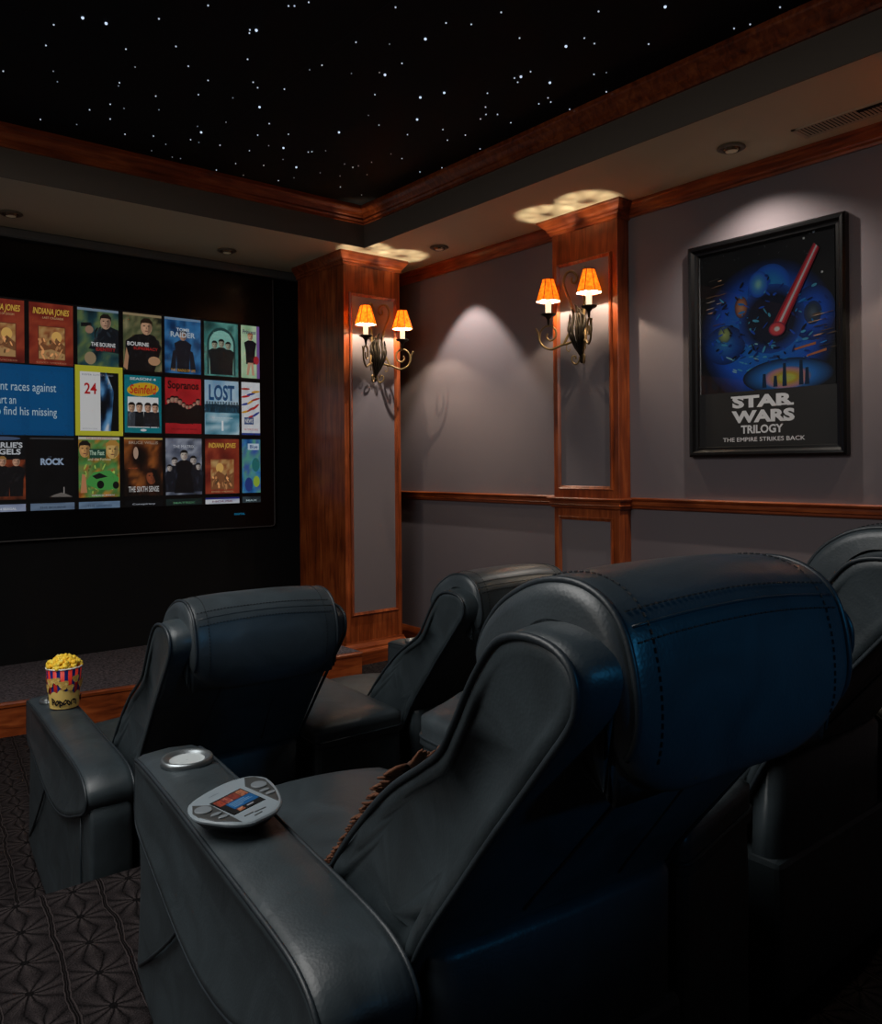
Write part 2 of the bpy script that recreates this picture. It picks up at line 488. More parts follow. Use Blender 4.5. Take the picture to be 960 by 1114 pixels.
# ------------------------------------------------------------------ room shell
XR = 3.70; YF = 5.42; ZS = 1.45; ZC = 1.70
XT = 3.03; YT = 4.49          # tray faces
XL = -3.4; YB = -3.0
struct('floor', boxbm(XL, XR+.1, YB, YF+.1, FZ-.1, FZ), M['carpet'])
# riser for the rear row (edge runs a little askew with the seats)
bm = B()
ed = [(-3.4, 2.34), (0.49, 2.153), (0.70, 2.145), (XR, 1.98)]
loft(bm, [[Vector((x, YB, FZ+.001)), Vector((x, YB, RZ)), Vector((x, y-.012, RZ)), Vector((x, y, RZ-.012)), Vector((x, y, FZ+.001))] for x, y in ed])
struct('floor_riser', bm, M['carpet'])
struct('wall_right', boxbm(XR, XR+.1, YB, YF+.1, FZ, ZC+.1), M['wall'])
struct('wall_front', boxbm(XL, XR, YF, YF+.1, FZ, ZC+.1), M['black_fabric'])
struct('wall_left', boxbm(XL-.1, XL, YB, YF+.1, FZ, ZC+.1), M['wall'])
struct('wall_back', boxbm(XL-.1, XR+.1, YB-.1, YB, FZ, ZC+.1), M['wall'])
struct('ceiling', boxbm(XL, XR, YB, YF, ZC, ZC+.1), M['star_black'])
bm = B(); box(bm, XT, XR, YB, YF, ZS, ZC)
struct('ceiling_soffit_right', bm, [M['soffit']])
struct('ceiling_soffit_front', boxbm(XL, XT, YT, YF, ZS, ZC), M['soffit'])
# darker upright tray faces
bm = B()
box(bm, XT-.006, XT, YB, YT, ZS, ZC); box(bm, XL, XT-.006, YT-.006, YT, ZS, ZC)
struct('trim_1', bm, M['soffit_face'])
# tray crown moulding
prof = [(0, 1.598), (.014, 1.598), (.016, 1.612), (.026, 1.622), (.026, 1.632), (.034, 1.640), (.046, 1.658), (.062, 1.672), (.066, 1.680), (.066, ZC), (0, ZC)]
bm = B(); sweep(bm, [(XL, YT-.006), (XT-.006, YT-.006)], prof, side=-1)
bm2 = B()
def tray(bm, a, b): sweep(bm, [a, (XT-.006, YT-.006), b], prof, side=-1)
bm.free(); bm2.free()
bm = B(); tray(bm, (XL, YT-.006), (XT-.006, YB)); struct('trim_2', bm, M['wood_x'])
# faint panel joints of the star ceiling
bm = B()
for x in (0.35, 1.75): box(bm, x-.002, x+.002, YB, YT, ZC-.002, ZC)
struct('trim_3', bm, M['vent_dark'])
# wall crown
cr = [(0, 1.372), (.010, 1.372), (.012, 1.384), (.020, 1.392), (.022, 1.400), (.034, 1.412), (.046, 1.430), (.052, 1.436), (.052, ZS), (0, ZS)]
bm = B(); sweep(bm, [(XR, YB), (XR, YF)], cr, side=1); struct('trim_4', bm, M['wood_y'])
# chair rail on the right wall
ra = [(0, -.246), (.010, -.246), (.016, -.240), (.016, -.232), (.026, -.226), (.020, -.216), (.020, -.206), (.034, -.198), (.038, -.190), (.034, -.184), (0, -.184)]
bm = B(); sweep(bm, [(XR, YB), (XR, YF)], ra, side=1); struct('trim_5', bm, M['wood_y'])
# baseboard
bb = [(0, FZ), (.022, FZ), (.022, FZ+.10), (.014, FZ+.125), (.006, FZ+.14), (0, FZ+.14)]
bm = B(); sweep(bm, [(XR, YB), (XR, YF)], bb, side=1); struct('baseboard_right', bm, M['wood_y'])
# valance strip along the top of the screen wall
bm = B(); sweep(bm, [(XL, YF), (XR, YF)], [(0, 1.392), (.035, 1.392), (.045, 1.402), (.045, 1.440), (.035, ZS), (0, ZS)], side=-1)
struct('trim_6', bm, plain('grey green valance', (96, 98, 96), 0.6))

# stage platform under the screen
st = thing('stage_platform', 'low carpeted stage with a wooden front edge below the screen', 'stage', (0, 0, FZ))
edge = [(XL, 4.86), (-1.0, 4.72), (0.0, 4.63), (0.857, 4.545), (1.49, 4.450), (2.2, 4.36), (2.86, 4.30)]
ZST = -1.168
bm = B()
loft(bm, [[Vector((x, YF-.002, .0)), Vector((x, YF-.002, ZST-FZ-.001)), Vector((x, y+.02, ZST-FZ-.001)), Vector((x, y+.02, 0))] for x, y in edge])
obj('carpet_top', bm, M['stage_carpet'], st)
bm = B(); sweep(bm, [(x, y+.02) for x, y in edge], [(0, 0), (.014, 0), (.014, ZST-FZ-.026), (.022, ZST-FZ-.022), (.024, ZST-FZ-.008), (.018, ZST-FZ), (0, ZST-FZ)], side=-1)
obj('fascia', bm, M['wood_x'], st)

# ------------------------------------------------------------------ column beside the screen
def frame_moulding(bm, axis, pos, a0, a1, z0, z1, w=.022, d=.014):
    """a mitred picture-frame moulding standing proud of a face. axis 'y': face at y=pos looking -y, a = x; 'x': face at x=pos looking -x, a = y"""
    pr = [(0, 0), (.0, d*.6), (.25*w, d), (.5*w, d*.75), (.75*w, d*.55), (w, d*.25), (w, 0)]
    cs = [(a0, z0, 1, 1), (a1, z0, -1, 1), (a1, z1, -1, -1), (a0, z1, 1, -1)]
    rings = []
    for a, z, sa, sz in cs + cs[:1]:
        r = []
        for i, o in pr:
            aa, zz = a+sa*i, z+sz*i
            r.append(Vector((aa, pos-o, zz)) if axis == 'y' else Vector((pos-o, aa, zz)))
        rings.append(r)
    loft(bm, rings, cap=False)

CX0, CX1, CY0, CY1 = 2.957, 3.425, 4.64, 5.262
colm = thing('wood_column', 'square cherry wood column beside the screen, with a tall grey panel', 'column', ((CX0+CX1)/2, (CY0+CY1)/2, FZ))
off = Vector(colm.location)
def rel(bm, o=off):
    bmesh.ops.translate(bm, vec=-o, verts=bm.verts[:]); return bm
bm = B(); box(bm, CX0, CX1, CY0, CY1-.118, FZ, ZS-.002, .002)
obj('shaft', rel(bm), M['wood_z'], colm)
bm = B(); box(bm, CX0+.004, CX1, CY1-.112, CY1, FZ, ZS-.002, .002)
obj('rear_stile', rel(bm), M['wood_z'], colm)
bm = B(); box(bm, 3.018, 3.376, CY0-.003, CY0+.01, -.992, 1.163)
obj('panel', rel(bm), M['panel'], colm)
bm = B(); frame_moulding(bm, 'y', CY0, 3.000, 3.390, -1.010, 1.182)
obj('panel_frame', rel(bm), M['wood_z'], colm)
cc = [(0, 1.368), (.006, 1.368), (.010, 1.376), (.010, 1.386), (.018, 1.392), (.020, 1.400), (.030, 1.412), (.042, 1.430), (.046, 1.436), (.046, ZS), (0, ZS)]
bm = B(); sweep(bm, [(CX0, CY1), (CX0, CY0), (CX1, CY0), (CX1, CY1)], cc, side=-1)
obj('capital', rel(bm), M['wood_x'], colm)
cb = [(0, FZ), (.040, FZ), (.040, FZ+.085), (.034, FZ+.095), (.026, FZ+.10), (.026, FZ+.115), (.018, FZ+.128), (.010, FZ+.140), (.008, FZ+.152), (0, FZ+.152)]
bm = B(); sweep(bm, [(CX0, CY1), (CX0, CY0), (CX1, CY0), (CX1, CY1)], cb, side=-1)
obj('base_moulding', rel(bm), M['wood_x'], colm)

# ------------------------------------------------------------------ pilasters on the right wall
def pilaster(yc, label):
    y0, y1, x0 = yc-.243, yc+.243, 3.60
    p = thing('wall_pilaster', label, 'pilaster', ((x0+XR)/2, yc, FZ), group='pilasters on the right wall')
    o = Vector(p.location)
    obj('shaft', rel(boxbm(x0, XR-.001, y0, y1, FZ, ZS-.002, bev=.002), o), M['wood_z'], p)
    obj('panel', rel(boxbm(x0-.003, x0+.01, y0+.055, y1-.055, -.125, 1.168), o), M['panel'], p)
    bm = B(); frame_moulding(bm, 'x', x0, y0+.040, y1-.040, -.142, 1.186); obj('panel_frame', rel(bm, o), M['wood_z'], p)
    obj('panel', rel(boxbm(x0-.003, x0+.01, y0+.055, y1-.055, -1.14, -.315), o), M['panel'], p)
    bm = B(); frame_moulding(bm, 'x', x0, y0+.040, y1-.040, -1.157, -.297); obj('panel_frame', rel(bm, o), M['wood_z'], p)
    path = [(XR-.001, y1), (x0, y1), (x0, y0), (XR-.001, y0)]
    pc = [(0, 1.362), (.008, 1.362), (.012, 1.372), (.014, 1.384), (.024, 1.392), (.028, 1.402), (.044, 1.416), (.060, 1.434), (.066, 1.438), (.066, ZS), (0, ZS)]
    bm = B(); sweep(bm, path, pc, side=-1); obj('capital', rel(bm, o), M['wood_y'], p)
    pr = [(a*0.9, z-.004) for a, z in ra]
    bm = B(); sweep(bm, path, pr, side=-1); obj('rail_band', rel(bm, o), M['wood_y'], p)
    bm = B(); sweep(bm, path, bb, side=-1); obj('base_moulding', rel(bm, o), M['wood_y'], p)
    return p
pilaster(3.095, 'cherry wood pilaster left of the framed poster, carrying a wall lamp')
pilaster(1.02, 'cherry wood pilaster right of the framed poster')

# ------------------------------------------------------------------ big screen
YP = 5.38
sc = thing('video_screen', 'large flush video screen filled with rows of film covers', 'screen', (0.35, YF-.001, -.425))
so = Vector(sc.location)
SX0, SX1, SZ0, SZ1 = -2.12, 2.823, -.425, 1.375
bm = B(); box(bm, SX0, SX1, YP+.002, YF-.001, SZ0, SZ1, .008); obj('bezel', rel(bm, so), M['gloss_black'], sc)
bm = B()
tube(bm, [(SX0, YP+.004, SZ0), (SX1-.02, YP+.004, SZ0), (SX1-.006, YP+.004, SZ0+.006), (SX1, YP+.004, SZ0+.02), (SX1, YP+.004, SZ1)], .0038, 6)
obj('edge_bead', rel(bm, so), M['groove'], sc)
P = Paint()
PX0 = -2.02
P.rect(PX0, -.25, 2.712, 1.03, (2, 2, 3))
cols = [.910, 1.187, 1.464, 1.744, 2.016, 2.292, 2.566]
TW = .251
rows = [(.643, 1.018), (.236, .612), (-.178, .204), (-.248, -.205)]
def cov(c, r, pal, seed, fr=3.0):
    P.k = 40
    u0 = cols[c] if c >= 0 else cols[0]+c*.277
    u1 = min(u0+TW, 2.708); v0, v1 = rows[r]
    nx = max(3, int(12*(u1-u0)/TW)); ny = 16 if r < 3 else 3
    P.noise(u0, v0, u1, v1, nx, ny, pal, seed, fr)
    return u0, u1, v0, v1
def face(u, v, a, b, skin, hair=(34, 24, 20)):
    dk = tuple(int(x*.72) for x in skin); lt = tuple(min(255, int(x*1.12)) for x in skin)
    P.ell(u, v, a, b, skin, 16)
    P.poly([(u+a*.15, v-b*.9), (u+a*.7, v-b*.65), (u+a*.97, v), (u+a*.8, v+b*.55), (u+a*.35, v+b*.4), (u+a*.28, v-b*.3)], dk)
    P.ell(u-a*.35, v-b*.1, a*.3, b*.3, lt, 8)
    P.poly([(u-a*1.05, v+b*.1), (u-a*1.02, v+b*.75), (u-a*.4, v+b*1.13), (u+a*.5, v+b*1.13), (u+a*1.05, v+b*.7), (u+a*1.05, v+b*.05), (u+a*.8, v+b*.5), (u-a*.1, v+b*.55), (u-a*.8, v+b*.5)], hair)
    for q in (-.4, .38): P.ell(u+q*a, v+b*.14, a*.2, b*.07, (30, 22, 20), 8)
    P.poly([(u-a*.06, v+b*.1), (u+a*.14, v-b*.22), (u-a*.12, v-b*.22)], dk)
    P.ell(u, v-b*.5, a*.3, b*.06, (110, 60, 54), 8)
def folds(u0, v0, u1, v1, col, n, seed):
    r_ = random.Random(seed)
    for i in range(n):
        u, v = r_.uniform(u0, u1), r_.uniform(v0, v1); k_ = r_.uniform(.6, 1.7)
        P.ell(u, v, r_.uniform(.003, .009), r_.uniform(.008, .026), tuple(min(255, int(x*k_)+2) for x in col), 7, r_.uniform(-.7, .7))
def person(u, v, h, body, skin, hair=None, clip=None):
    """a plain standing figure, head to thigh"""
    w = h*.26
    P.poly([(u-w*.55, v), (u+w*.55, v), (u+w*.62, v+h*.42), (u+w*.8, v+h*.66), (u+w*.3, v+h*.74), (u-w*.3, v+h*.74), (u-w*.8, v+h*.66), (u-w*.62, v+h*.42)], body)
    folds(u-w*.5, v+h*.05, u+w*.5, v+h*.66, body, 8, int(u*977+h*577))
    face(u, v+h*.85, h*.085, h*.115, skin, hair or (30, 24, 20))
    if False: P.poly([(u-h*.09, v+h*.86), (u-h*.07, v+h*.96), (u, v+h*.995), (u+h*.07, v+h*.96), (u+h*.09, v+h*.86), (u+h*.05, v+h*.92), (u-h*.05, v+h*.92)], hair)
RED = [(84, 24, 18), (120, 38, 26), (150, 60, 38), (110, 34, 24)]
SAND = [(160, 110, 60), (196, 160, 104), (150, 84, 46), (110, 60, 36)]
W = (214, 214, 214)
# far left columns lie outside the photograph but belong to the same lit page
for c in (-1, -2, -3, -4, -5, -6, -7, -8, -9, -10):
    for r in (0, 2, 3):
        pal = [[(60, 30, 20), (120, 60, 40), (40, 60, 90)], [(30, 60, 70), (90, 110, 90), (20, 24, 30)], [(110, 90, 50), (50, 30, 26), (140, 120, 90)]][(c*3+r) % 3]
        cov(c, r, pal, 50+c*4+r)
for c in (0, 1):
    u0, u1, v0, v1 = cov(c, 0, RED, 3+c, 2.0)
    um = (u0+u1)/2
    P.text('INDIANA JONES', um, v1-.055, (216, 176, 70), width=.205, height=.05, bold=.02, shear=.1)
    P.text(['TEMPLE OF DOOM', 'LAST CRUSADE'][c], um+.01, v1-.088, (206, 170, 120), width=.12, height=.013)
    P.rect(u0+.05, v0+.03, u1-.045, v0+.235, (96, 52, 34))
    P.noise(u0+.054, v0+.034, u1-.049, v0+.231, 8, 10, SAND, 9+c, 4)
    P.ell(um+.03, v0+.17, .03, .036, (224, 176, 96)); P.poly([(u0+.054, v0+.034), (u1-.049, v0+.034), (u1-.049, v0+.12), (um+.03, v0+.16), (um-.01, v0+.11), (u0+.054, v0+.14)], (122, 76, 46)); P.poly([(u0+.054, v0+.034), (u1-.049, v0+.034), (u1-.049, v0+.07), (um, v0+.095), (u0+.054, v0+.08)], (178, 138, 90))
    folds(u0+.06, v0+.04, u1-.06, v0+.15, (150, 104, 66), 26, 31+c)
    P.text('DVD VIDEO', um, v0+.012, (190, 130, 100), width=.17, height=.009)
u0, u1, v0, v1 = cov(2, 0, [(12, 26, 32), (30, 66, 74), (104, 120, 70), (60, 84, 66)], 11); um = (u0+u1)/2
P.rect(u0, v1-.016, u1, v1, (120, 140, 158))
P.poly([(um-.06, v0+.12), (u1, v0+.10), (u1, v0+.25), (um+.07, v0+.27), (um+.02, v0+.25)], (20, 24, 30))
folds(um-.02, v0+.13, u1-.01, v0+.25, (24, 30, 36), 20, 5); face(um+.045, v0+.295, .033, .046, (176, 140, 116), (30, 24, 20))
P.poly([(um-.105, v0+.255), (um-.04, v0+.262), (um-.045, v0+.285), (um-.105, v0+.28)], (18, 20, 24)); P.ell(um-.055, v0+.24, .025, .025, (150, 118, 98))
P.ell(um-.05, v0+.06, .035, .04, (150, 130, 100))
P.text('THE BOURNE', um+.03, v0+.15, W, width=.15, height=.026, bold=.02); P.text('IDENTITY', um+.045, v0+.12, (170, 40, 36), width=.12, height=.022, bold=.02)
u0, u1, v0, v1 = cov(3, 0, [(30, 34, 26), (110, 108, 74), (60, 70, 46), (140, 132, 96)], 12); um = (u0+u1)/2
P.rect(u0, v1-.016, u1, v1, (150, 132, 100))
P.poly([(u0+.01, v0), (u1-.05, v0), (u1, v0+.16), (um+.08, v0+.235), (um+.03, v0+.25), (um-.05, v0+.235), (u0+.015, v0+.19)], (16, 16, 18))
folds(u0+.03, v0+.02, u1-.02, v0+.22, (18, 18, 21), 24, 6); face(um+.025, v0+.29, .037, .052, (190, 148, 118), (40, 28, 20))
P.poly([(u0, v0+.02), (u0+.025, v0), (u0+.035, v0+.09), (u0+.02, v0+.15)], (176, 132, 100)); P.ell(um+.075, v0+.07, .04, .03, (180, 138, 104))
P.text('BOURNE', um-.03, v0+.175, W, width=.14, height=.026, bold=.02); P.text('SUPREMACY', um+.02, v0+.147, (168, 40, 36), width=.16, height=.02, bold=.02)
u0, u1, v0, v1 = cov(4, 0, [(14, 46, 86), (30, 88, 140), (60, 120, 170), (18, 60, 104)], 13); um = (u0+u1)/2
P.rect(u0, v1-.016, u1, v1, (110, 140, 170))
person(um, v0+.01, .29, (22, 26, 34), (170, 130, 108), (34, 24, 20)); P.poly([(um-.09, v0+.02), (um-.05, v0+.03), (um-.045, v0+.16), (um-.07, v0+.15)], (26, 30, 38)); P.poly([(um+.09, v0+.02), (um+.05, v0+.03), (um+.045, v0+.16), (um+.07, v0+.15)], (26, 30, 38))
P.text('TOMB', um, v1-.078, (196, 206, 212), width=.09, height=.022, bold=.02); P.text('RAIDER', um, v1-.112, (186, 198, 206), width=.17, height=.036, bold=.02)
P.text('THE CRADLE OF LIFE', um, v0+.022, (190, 140, 50), width=.17, height=.018, bold=.02)
u0, u1, v0, v1 = cov(5, 0, [(24, 60, 60), (60, 120, 116), (96, 160, 150), (40, 86, 84)], 14); um = (u0+u1)/2
P.poly([(um+.105*math.cos(a), v0+.22+.12*math.sin(a)) for a in [PI*i/12 for i in range(13)]]+[(um-.105, v0+.01), (um+.105, v0+.01)], (30, 66, 66))
P.poly([(um+.09*math.cos(a), v0+.22+.10*math.sin(a)) for a in [PI*i/12 for i in range(13)]]+[(um-.09, v0+.01), (um+.09, v0+.01)], (130, 186, 174))
for d, h in ((-.05, .23), (.0, .245), (.05, .23)): person(um+d, v0+.02, h, (14, 26, 30), (150, 150, 130), (16, 18, 18)); 
P.poly([(um-.085, v0+.01), (um+.085, v0+.01), (um+.07, v0+.10), (um-.07, v0+.10)], (14, 26, 30))
P.text('THE MATRIX', um, v1-.078, (150, 206, 190), width=.12, height=.014); P.text('REVOLUTIONS', um, v1-.10, (150, 206, 190), width=.13, height=.014)
u0, u1, v0, v1 = cov(6, 0, [(150, 190, 150), (190, 214, 180), (140, 180, 140)], 15, 2); um = (u0+u1)/2
P.rect(u1-.022, v0, u1, v1, (120, 84, 150))
person(um, v0+.10, .23, (20, 20, 26), (204, 160, 130), (168, 110, 50)); P.poly([(um-.03, v0+.02), (um-.015, v0+.02), (um+.005, v0+.11), (um-.02, v0+.11)], (196, 150, 124)); P.poly([(um+.012, v0+.02), (um+.03, v0+.02), (um+.022, v0+.11), (um+.004, v0+.11)], (196, 150, 124))
P.ell(um+.045, v0+.13, .022, .03, (170, 40, 50)); P.text('Princess', um-.008, v1-.045, (70, 50, 90), width=.10, height=.03, bold=.02)
# second row: text panel, chosen cover, series
P.rect(PX0, .209, 1.438, .634, (0, 76, 128)); P.rect(1.187, .236, 1.40, .60, (2, 80, 133)); P.rect(.91, .236, 1.14, .60, (2, 80, 133))
for t, u, v, w in (('agent races against', 1.337, .492, .375), ('thwart an', 1.112, .420, .165), ('to find his missing', 1.340, .346, .352)):
    P.text(t, u, v, (186, 206, 216), width=w, height={'agent races against': .066, 'thwart an': .050, 'to find his missing': .066}[t], align='R')
P.rect(1.447, .213, 1.738, .655, (190, 186, 50))
u0, u1, v0, v1 = 1.476, 1.712, .243, .616; um = (u0+u1)/2
P.rect(u0, v0, u1, v1, (216, 216, 216))
P.noise(um+.005, v0, u1, v1, 8, 14, [(214, 216, 218), (90, 150, 200), (20, 50, 84), (8, 12, 20), (8, 10, 14)], 31, 2.2)
P.poly([(u1-.05, v0), (u1, v0), (u1, v1), (u1-.075, v1), (u1-.03, v1-.12)], (8, 10, 14))
P.text('24', um-.055, v1-.105, (176, 24, 28), width=.075, height=.07, bold=.02); P.text('KIEFER SUTHERLAND', um-.01, v1-.018, (120, 124, 140), width=.19, height=.011); P.text('SEASON ONE', um-.06, v0+.014, (150, 154, 160), width=.09, height=.008)
P.k = 40; u0, u1, v0, v1 = 1.749, 1.990, .236, .612; um = (u0+u1)/2
P.rect(u0, v0, u1, v1, (10, 116, 128)); P.text('SEASON 4', um, v1-.022, W, width=.17, height=.017, bold=.02)
P.ell(um, v1-.09, .105, .045, (206, 160, 30), rot=.1); P.text('Seinfeld', um, v1-.09, (186, 40, 30), width=.17, height=.06, bold=.02, shear=.1)
P.rect(u0+.02, v0+.035, u1-.02, v0+.235, (222, 222, 222))
for d, sk, bd in ((-.075, (186, 150, 124), (60, 64, 72)), (-.025, (196, 156, 130), (20, 22, 26)), (.03, (180, 140, 116), (26, 28, 34)), (.078, (190, 150, 126), (30, 30, 34))):
    P.poly([(um+d-.03, v0+.04), (um+d+.03, v0+.04), (um+d+.026, v0+.14), (um+d-.026, v0+.14)], bd); folds(um+d-.02, v0+.05, um+d+.02, v0+.13, bd, 6, int(900+d*999)); face(um+d, v0+.165, .021, .031, sk, (30, 22, 18))
P.ell(um, v0+.018, .02, .008, W)
u0, u1, v0, v1 = cov(4, 1, [(150, 24, 30), (176, 34, 40), (140, 20, 26)], 16, 2); um = (u0+u1)/2
P.text('Sopranos', um, v1-.055, (20, 8, 8), width=.215, height=.07, bold=.03)
for i in range(9): person(um-.10+.025*i, v0+.07-.0*(i % 2), .16+.03*math.sin(i*.8+.4), (14, 12, 14), (170, 130, 112), (20, 14, 12))
P.ell(um, v0+.095, .10, .03, (16, 10, 12)); P.text('THE COMPLETE FIRST SEASON', um, v0+.03, (60, 8, 10), width=.18, height=.01)
u0, u1, v0, v1 = cov(5, 1, [(96, 140, 176), (140, 176, 200), (176, 200, 214), (90, 130, 160)], 17, 2); um = (u0+u1)/2
P.text('LOST', um, v1-.085, (8, 70, 120), width=.19, height=.11, bold=.03); P.rect(u0, v0+.145, u1, v0+.165, (40, 90, 110))
for i in range(12): person(um-.11+.02*i, v0+.155, .075, (20, 46, 60), (80, 110, 120), (20, 36, 46))
P.noise(u0, v0, u1, v0+.15, 8, 6, [(50, 110, 130), (110, 160, 180), (180, 206, 216)], 18, 3); P.text('1', um, v0+.06, (230, 236, 240), height=.07, bold=.02); P.text('THE COMPLETE FIRST SEASON', um, v0+.115, (214, 226, 232), width=.15, height=.009)
u0, u1, v0, v1 = cov(6, 1, [(204, 206, 214), (222, 224, 226), (190, 196, 206)], 19, 3); um = (u0+u1)/2
for i in range(12):
    a = .35+.9*noise.noise((i*1.7, 2.2, .4)); uu = um+.045*math.sin(i*2.1); vv = v0+.13+.018*i
    P.ell(uu, vv, .035, .008, [(190, 40, 36), (40, 60, 140), (206, 150, 40), (170, 60, 50)][i % 4], 10, a)
P.rect(u0+.02, v0+.075, u1-.05, v0+.125, (40, 70, 120)); P.text('NEWS', um-.015, v0+.10, W, width=.06, height=.03, bold=.02); P.rect(u0, v0, u1, v0+.014, (40, 60, 130)); P.text('THE COMPLETE SERIES', um, v0+.038, (190, 60, 50), width=.11, height=.014)
# third row
u0, u1, v0, v1 = cov(0, 2, [(10, 8, 8), (24, 14, 12), (140, 60, 30), (16, 10, 10)], 21); um = (u0+u1)/2
P.rect(u0, v0+.24, u1, v1, (8, 8, 10)); P.ell(um, v1-.016, .10, .011, (70, 86, 116))
P.text("CHARLIE'S", um, v1-.055, (196, 200, 206), width=.22, height=.034, bold=.03); P.text('ANGELS', um, v1-.095, (196, 200, 206), width=.2, height=.034, bold=.03)
for d in (-.07, 0, .075): person(um+d, v0+.02, .245, (16, 14, 16), (190, 146, 120), (150, 110, 60) if d <= 0 else (20, 14, 14))
u0, u1, v0, v1 = cov(1, 2, [(3, 3, 4), (6, 6, 8), (4, 4, 5)], 22); um = (u0+u1)/2
P.text('THE', um-.015, v1-.125, (90, 104, 124), width=.02, height=.007); P.text('ROCK', um, v1-.155, (150, 170, 196), width=.135, height=.042, bold=.05); P.rect(u0, v1-.018, u1, v1-.010, (60, 62, 66))
P.poly([(um-.02, v0+.01), (u1-.01, v0+.008), (u1-.05, v0+.028), (um+.05, v0+.036), (um+.01, v0+.024)], (110, 104, 100)); P.rect(um+.062, v0+.03, um+.068, v0+.07, (150, 144, 140))
u0, u1, v0, v1 = cov(2, 2, [(120, 56, 20), (190, 130, 50), (60, 110, 50), (90, 150, 80), (170, 90, 40)], 23, 3.4); um = (u0+u1)/2
P.rect(u0, v1-.016, u1, v1, (196, 190, 176)); P.text('THE COLLECTION', um, v1-.008, (170, 40, 36), width=.16, height=.01)
face(u0+.037, v1-.08, .033, .05, (196, 146, 90), (30, 22, 18)); face(u1-.044, v1-.082, .04, .056, (204, 166, 100), (176, 130, 60)); folds(u0+.02, v0+.03, u1-.02, v0+.2, (110, 130, 60), 34, 8)
P.rect(u0+.065, v1-.135, u1-.085, v1-.075, (30, 70, 56)); P.text('The Fast', um-.015, v1-.10, (180, 206, 180), width=.09, height=.03, bold=.02); P.text('and the Furious', um, v1-.14, (206, 200, 176), width=.14, height=.016)
P.poly([(u0+.03, v0+.09), (u0+.09, v0+.16), (u1-.06, v0+.17), (u1-.005, v0+.12), (u1-.02, v0+.05), (um, v0+.045)], (70, 150, 70)); P.poly([(u0+.08, v0+.135), (um, v0+.155), (um+.05, v0+.13), (um-.02, v0+.115)], (20, 24, 22)); P.ell(um+.005, v0+.08, .022, .026, (16, 18, 16)); P.ell(u1-.025, v0+.075, .02, .024, (16, 18, 16)); P.poly([(u0+.01, v0+.03), (u0+.05, v0+.03), (u0+.04, v0+.14), (u0+.02, v0+.15)], (190, 130, 90)); P.text('WIDESCREEN', um+.02, v0+.012, W, width=.14, height=.01)
u0, u1, v0, v1 = cov(3, 2, [(10, 8, 8), (16, 10, 8), (60, 28, 14), (150, 84, 36), (30, 14, 10)], 24, 2.4); um = (u0+u1)/2
P.rect(u0, v1-.012, u1, v1, (176, 150, 80)); P.text('BRUCE WILLIS', um, v1-.032, (180, 166, 150), width=.19, height=.018); P.ell(u0+.075, v1-.10, .016, .04, (180, 150, 130)); face(um+.05, v0+.125, .033, .05, (130, 66, 40), (40, 20, 14)); P.poly([(um+.085, v0+.07), (um+.05, v0+.17), (um+.09, v0+.17)], (10, 8, 8))
P.text('THE SIXTH SENSE', um, v0+.045, (206, 206, 206), width=.2, height=.036, bold=.01); P.text('not every gift', u0+.055, v1-.2, (190, 90, 60), width=.06, height=.011)
u0, u1, v0, v1 = cov(4, 2, [(50, 56, 70), (100, 106, 124), (150, 156, 170), (70, 76, 92)], 25); um = (u0+u1)/2
P.text('THE MATRIX', um, v1-.055, (206, 210, 220), width=.15, height=.02)
for d, h in ((-.065, .24), (.065, .25), (-.1, .19), (.1, .2)): person(um+d, v0+.02, h, (22, 24, 32), (176, 166, 160), (24, 22, 24))
P.poly([(um-.07, v0+.012), (um+.07, v0+.012), (um+.035, v0+.2), (um-.035, v0+.2)], (12, 12, 16)); person(um, v0+.02, .29, (12, 12, 16), (186, 176, 166), (16, 14, 14))
u0, u1, v0, v1 = cov(5, 2, RED, 26, 2); um = (u0+u1)/2
P.text('INDIANA JONES', um, v1-.05, (216, 176, 70), width=.2, height=.045, bold=.02, shear=.1); P.noise(u0+.04, v0+.03, u1-.04, v0+.24, 8, 10, SAND, 27, 4)
P.ell(um-.02, v0+.18, .028, .034, (224, 176, 96)); P.poly([(u0+.04, v0+.03), (u1-.04, v0+.03), (u1-.04, v0+.15), (um+.03, v0+.12), (um-.03, v0+.16), (u0+.04, v0+.1)], (128, 80, 48)); folds(u0+.05, v0+.04, u1-.05, v0+.14, (150, 104, 66), 26, 37); P.text('DVD VIDEO', um, v0+.014, (206, 170, 120), width=.16, height=.01)
u0, u1, v0, v1 = cov(6, 2, [(20, 70, 130), (60, 130, 190), (90, 160, 130), (60, 90, 160)], 28, 3); um = (u0+u1)/2
P.rect(u0+.045, v1-.075, u1-.01, v1-.03, (190, 210, 226)); P.text('Blue', um+.02, v1-.052, (30, 70, 130), width=.06, height=.025, bold=.02); P.ell(um+.04, v0+.08, .025, .04, (150, 180, 60)); P.ell(um-.02, v0+.06, .03, .05, (40, 60, 130)); P.ell(um+.035, v0+.2, .03, .05, (40, 110, 110))
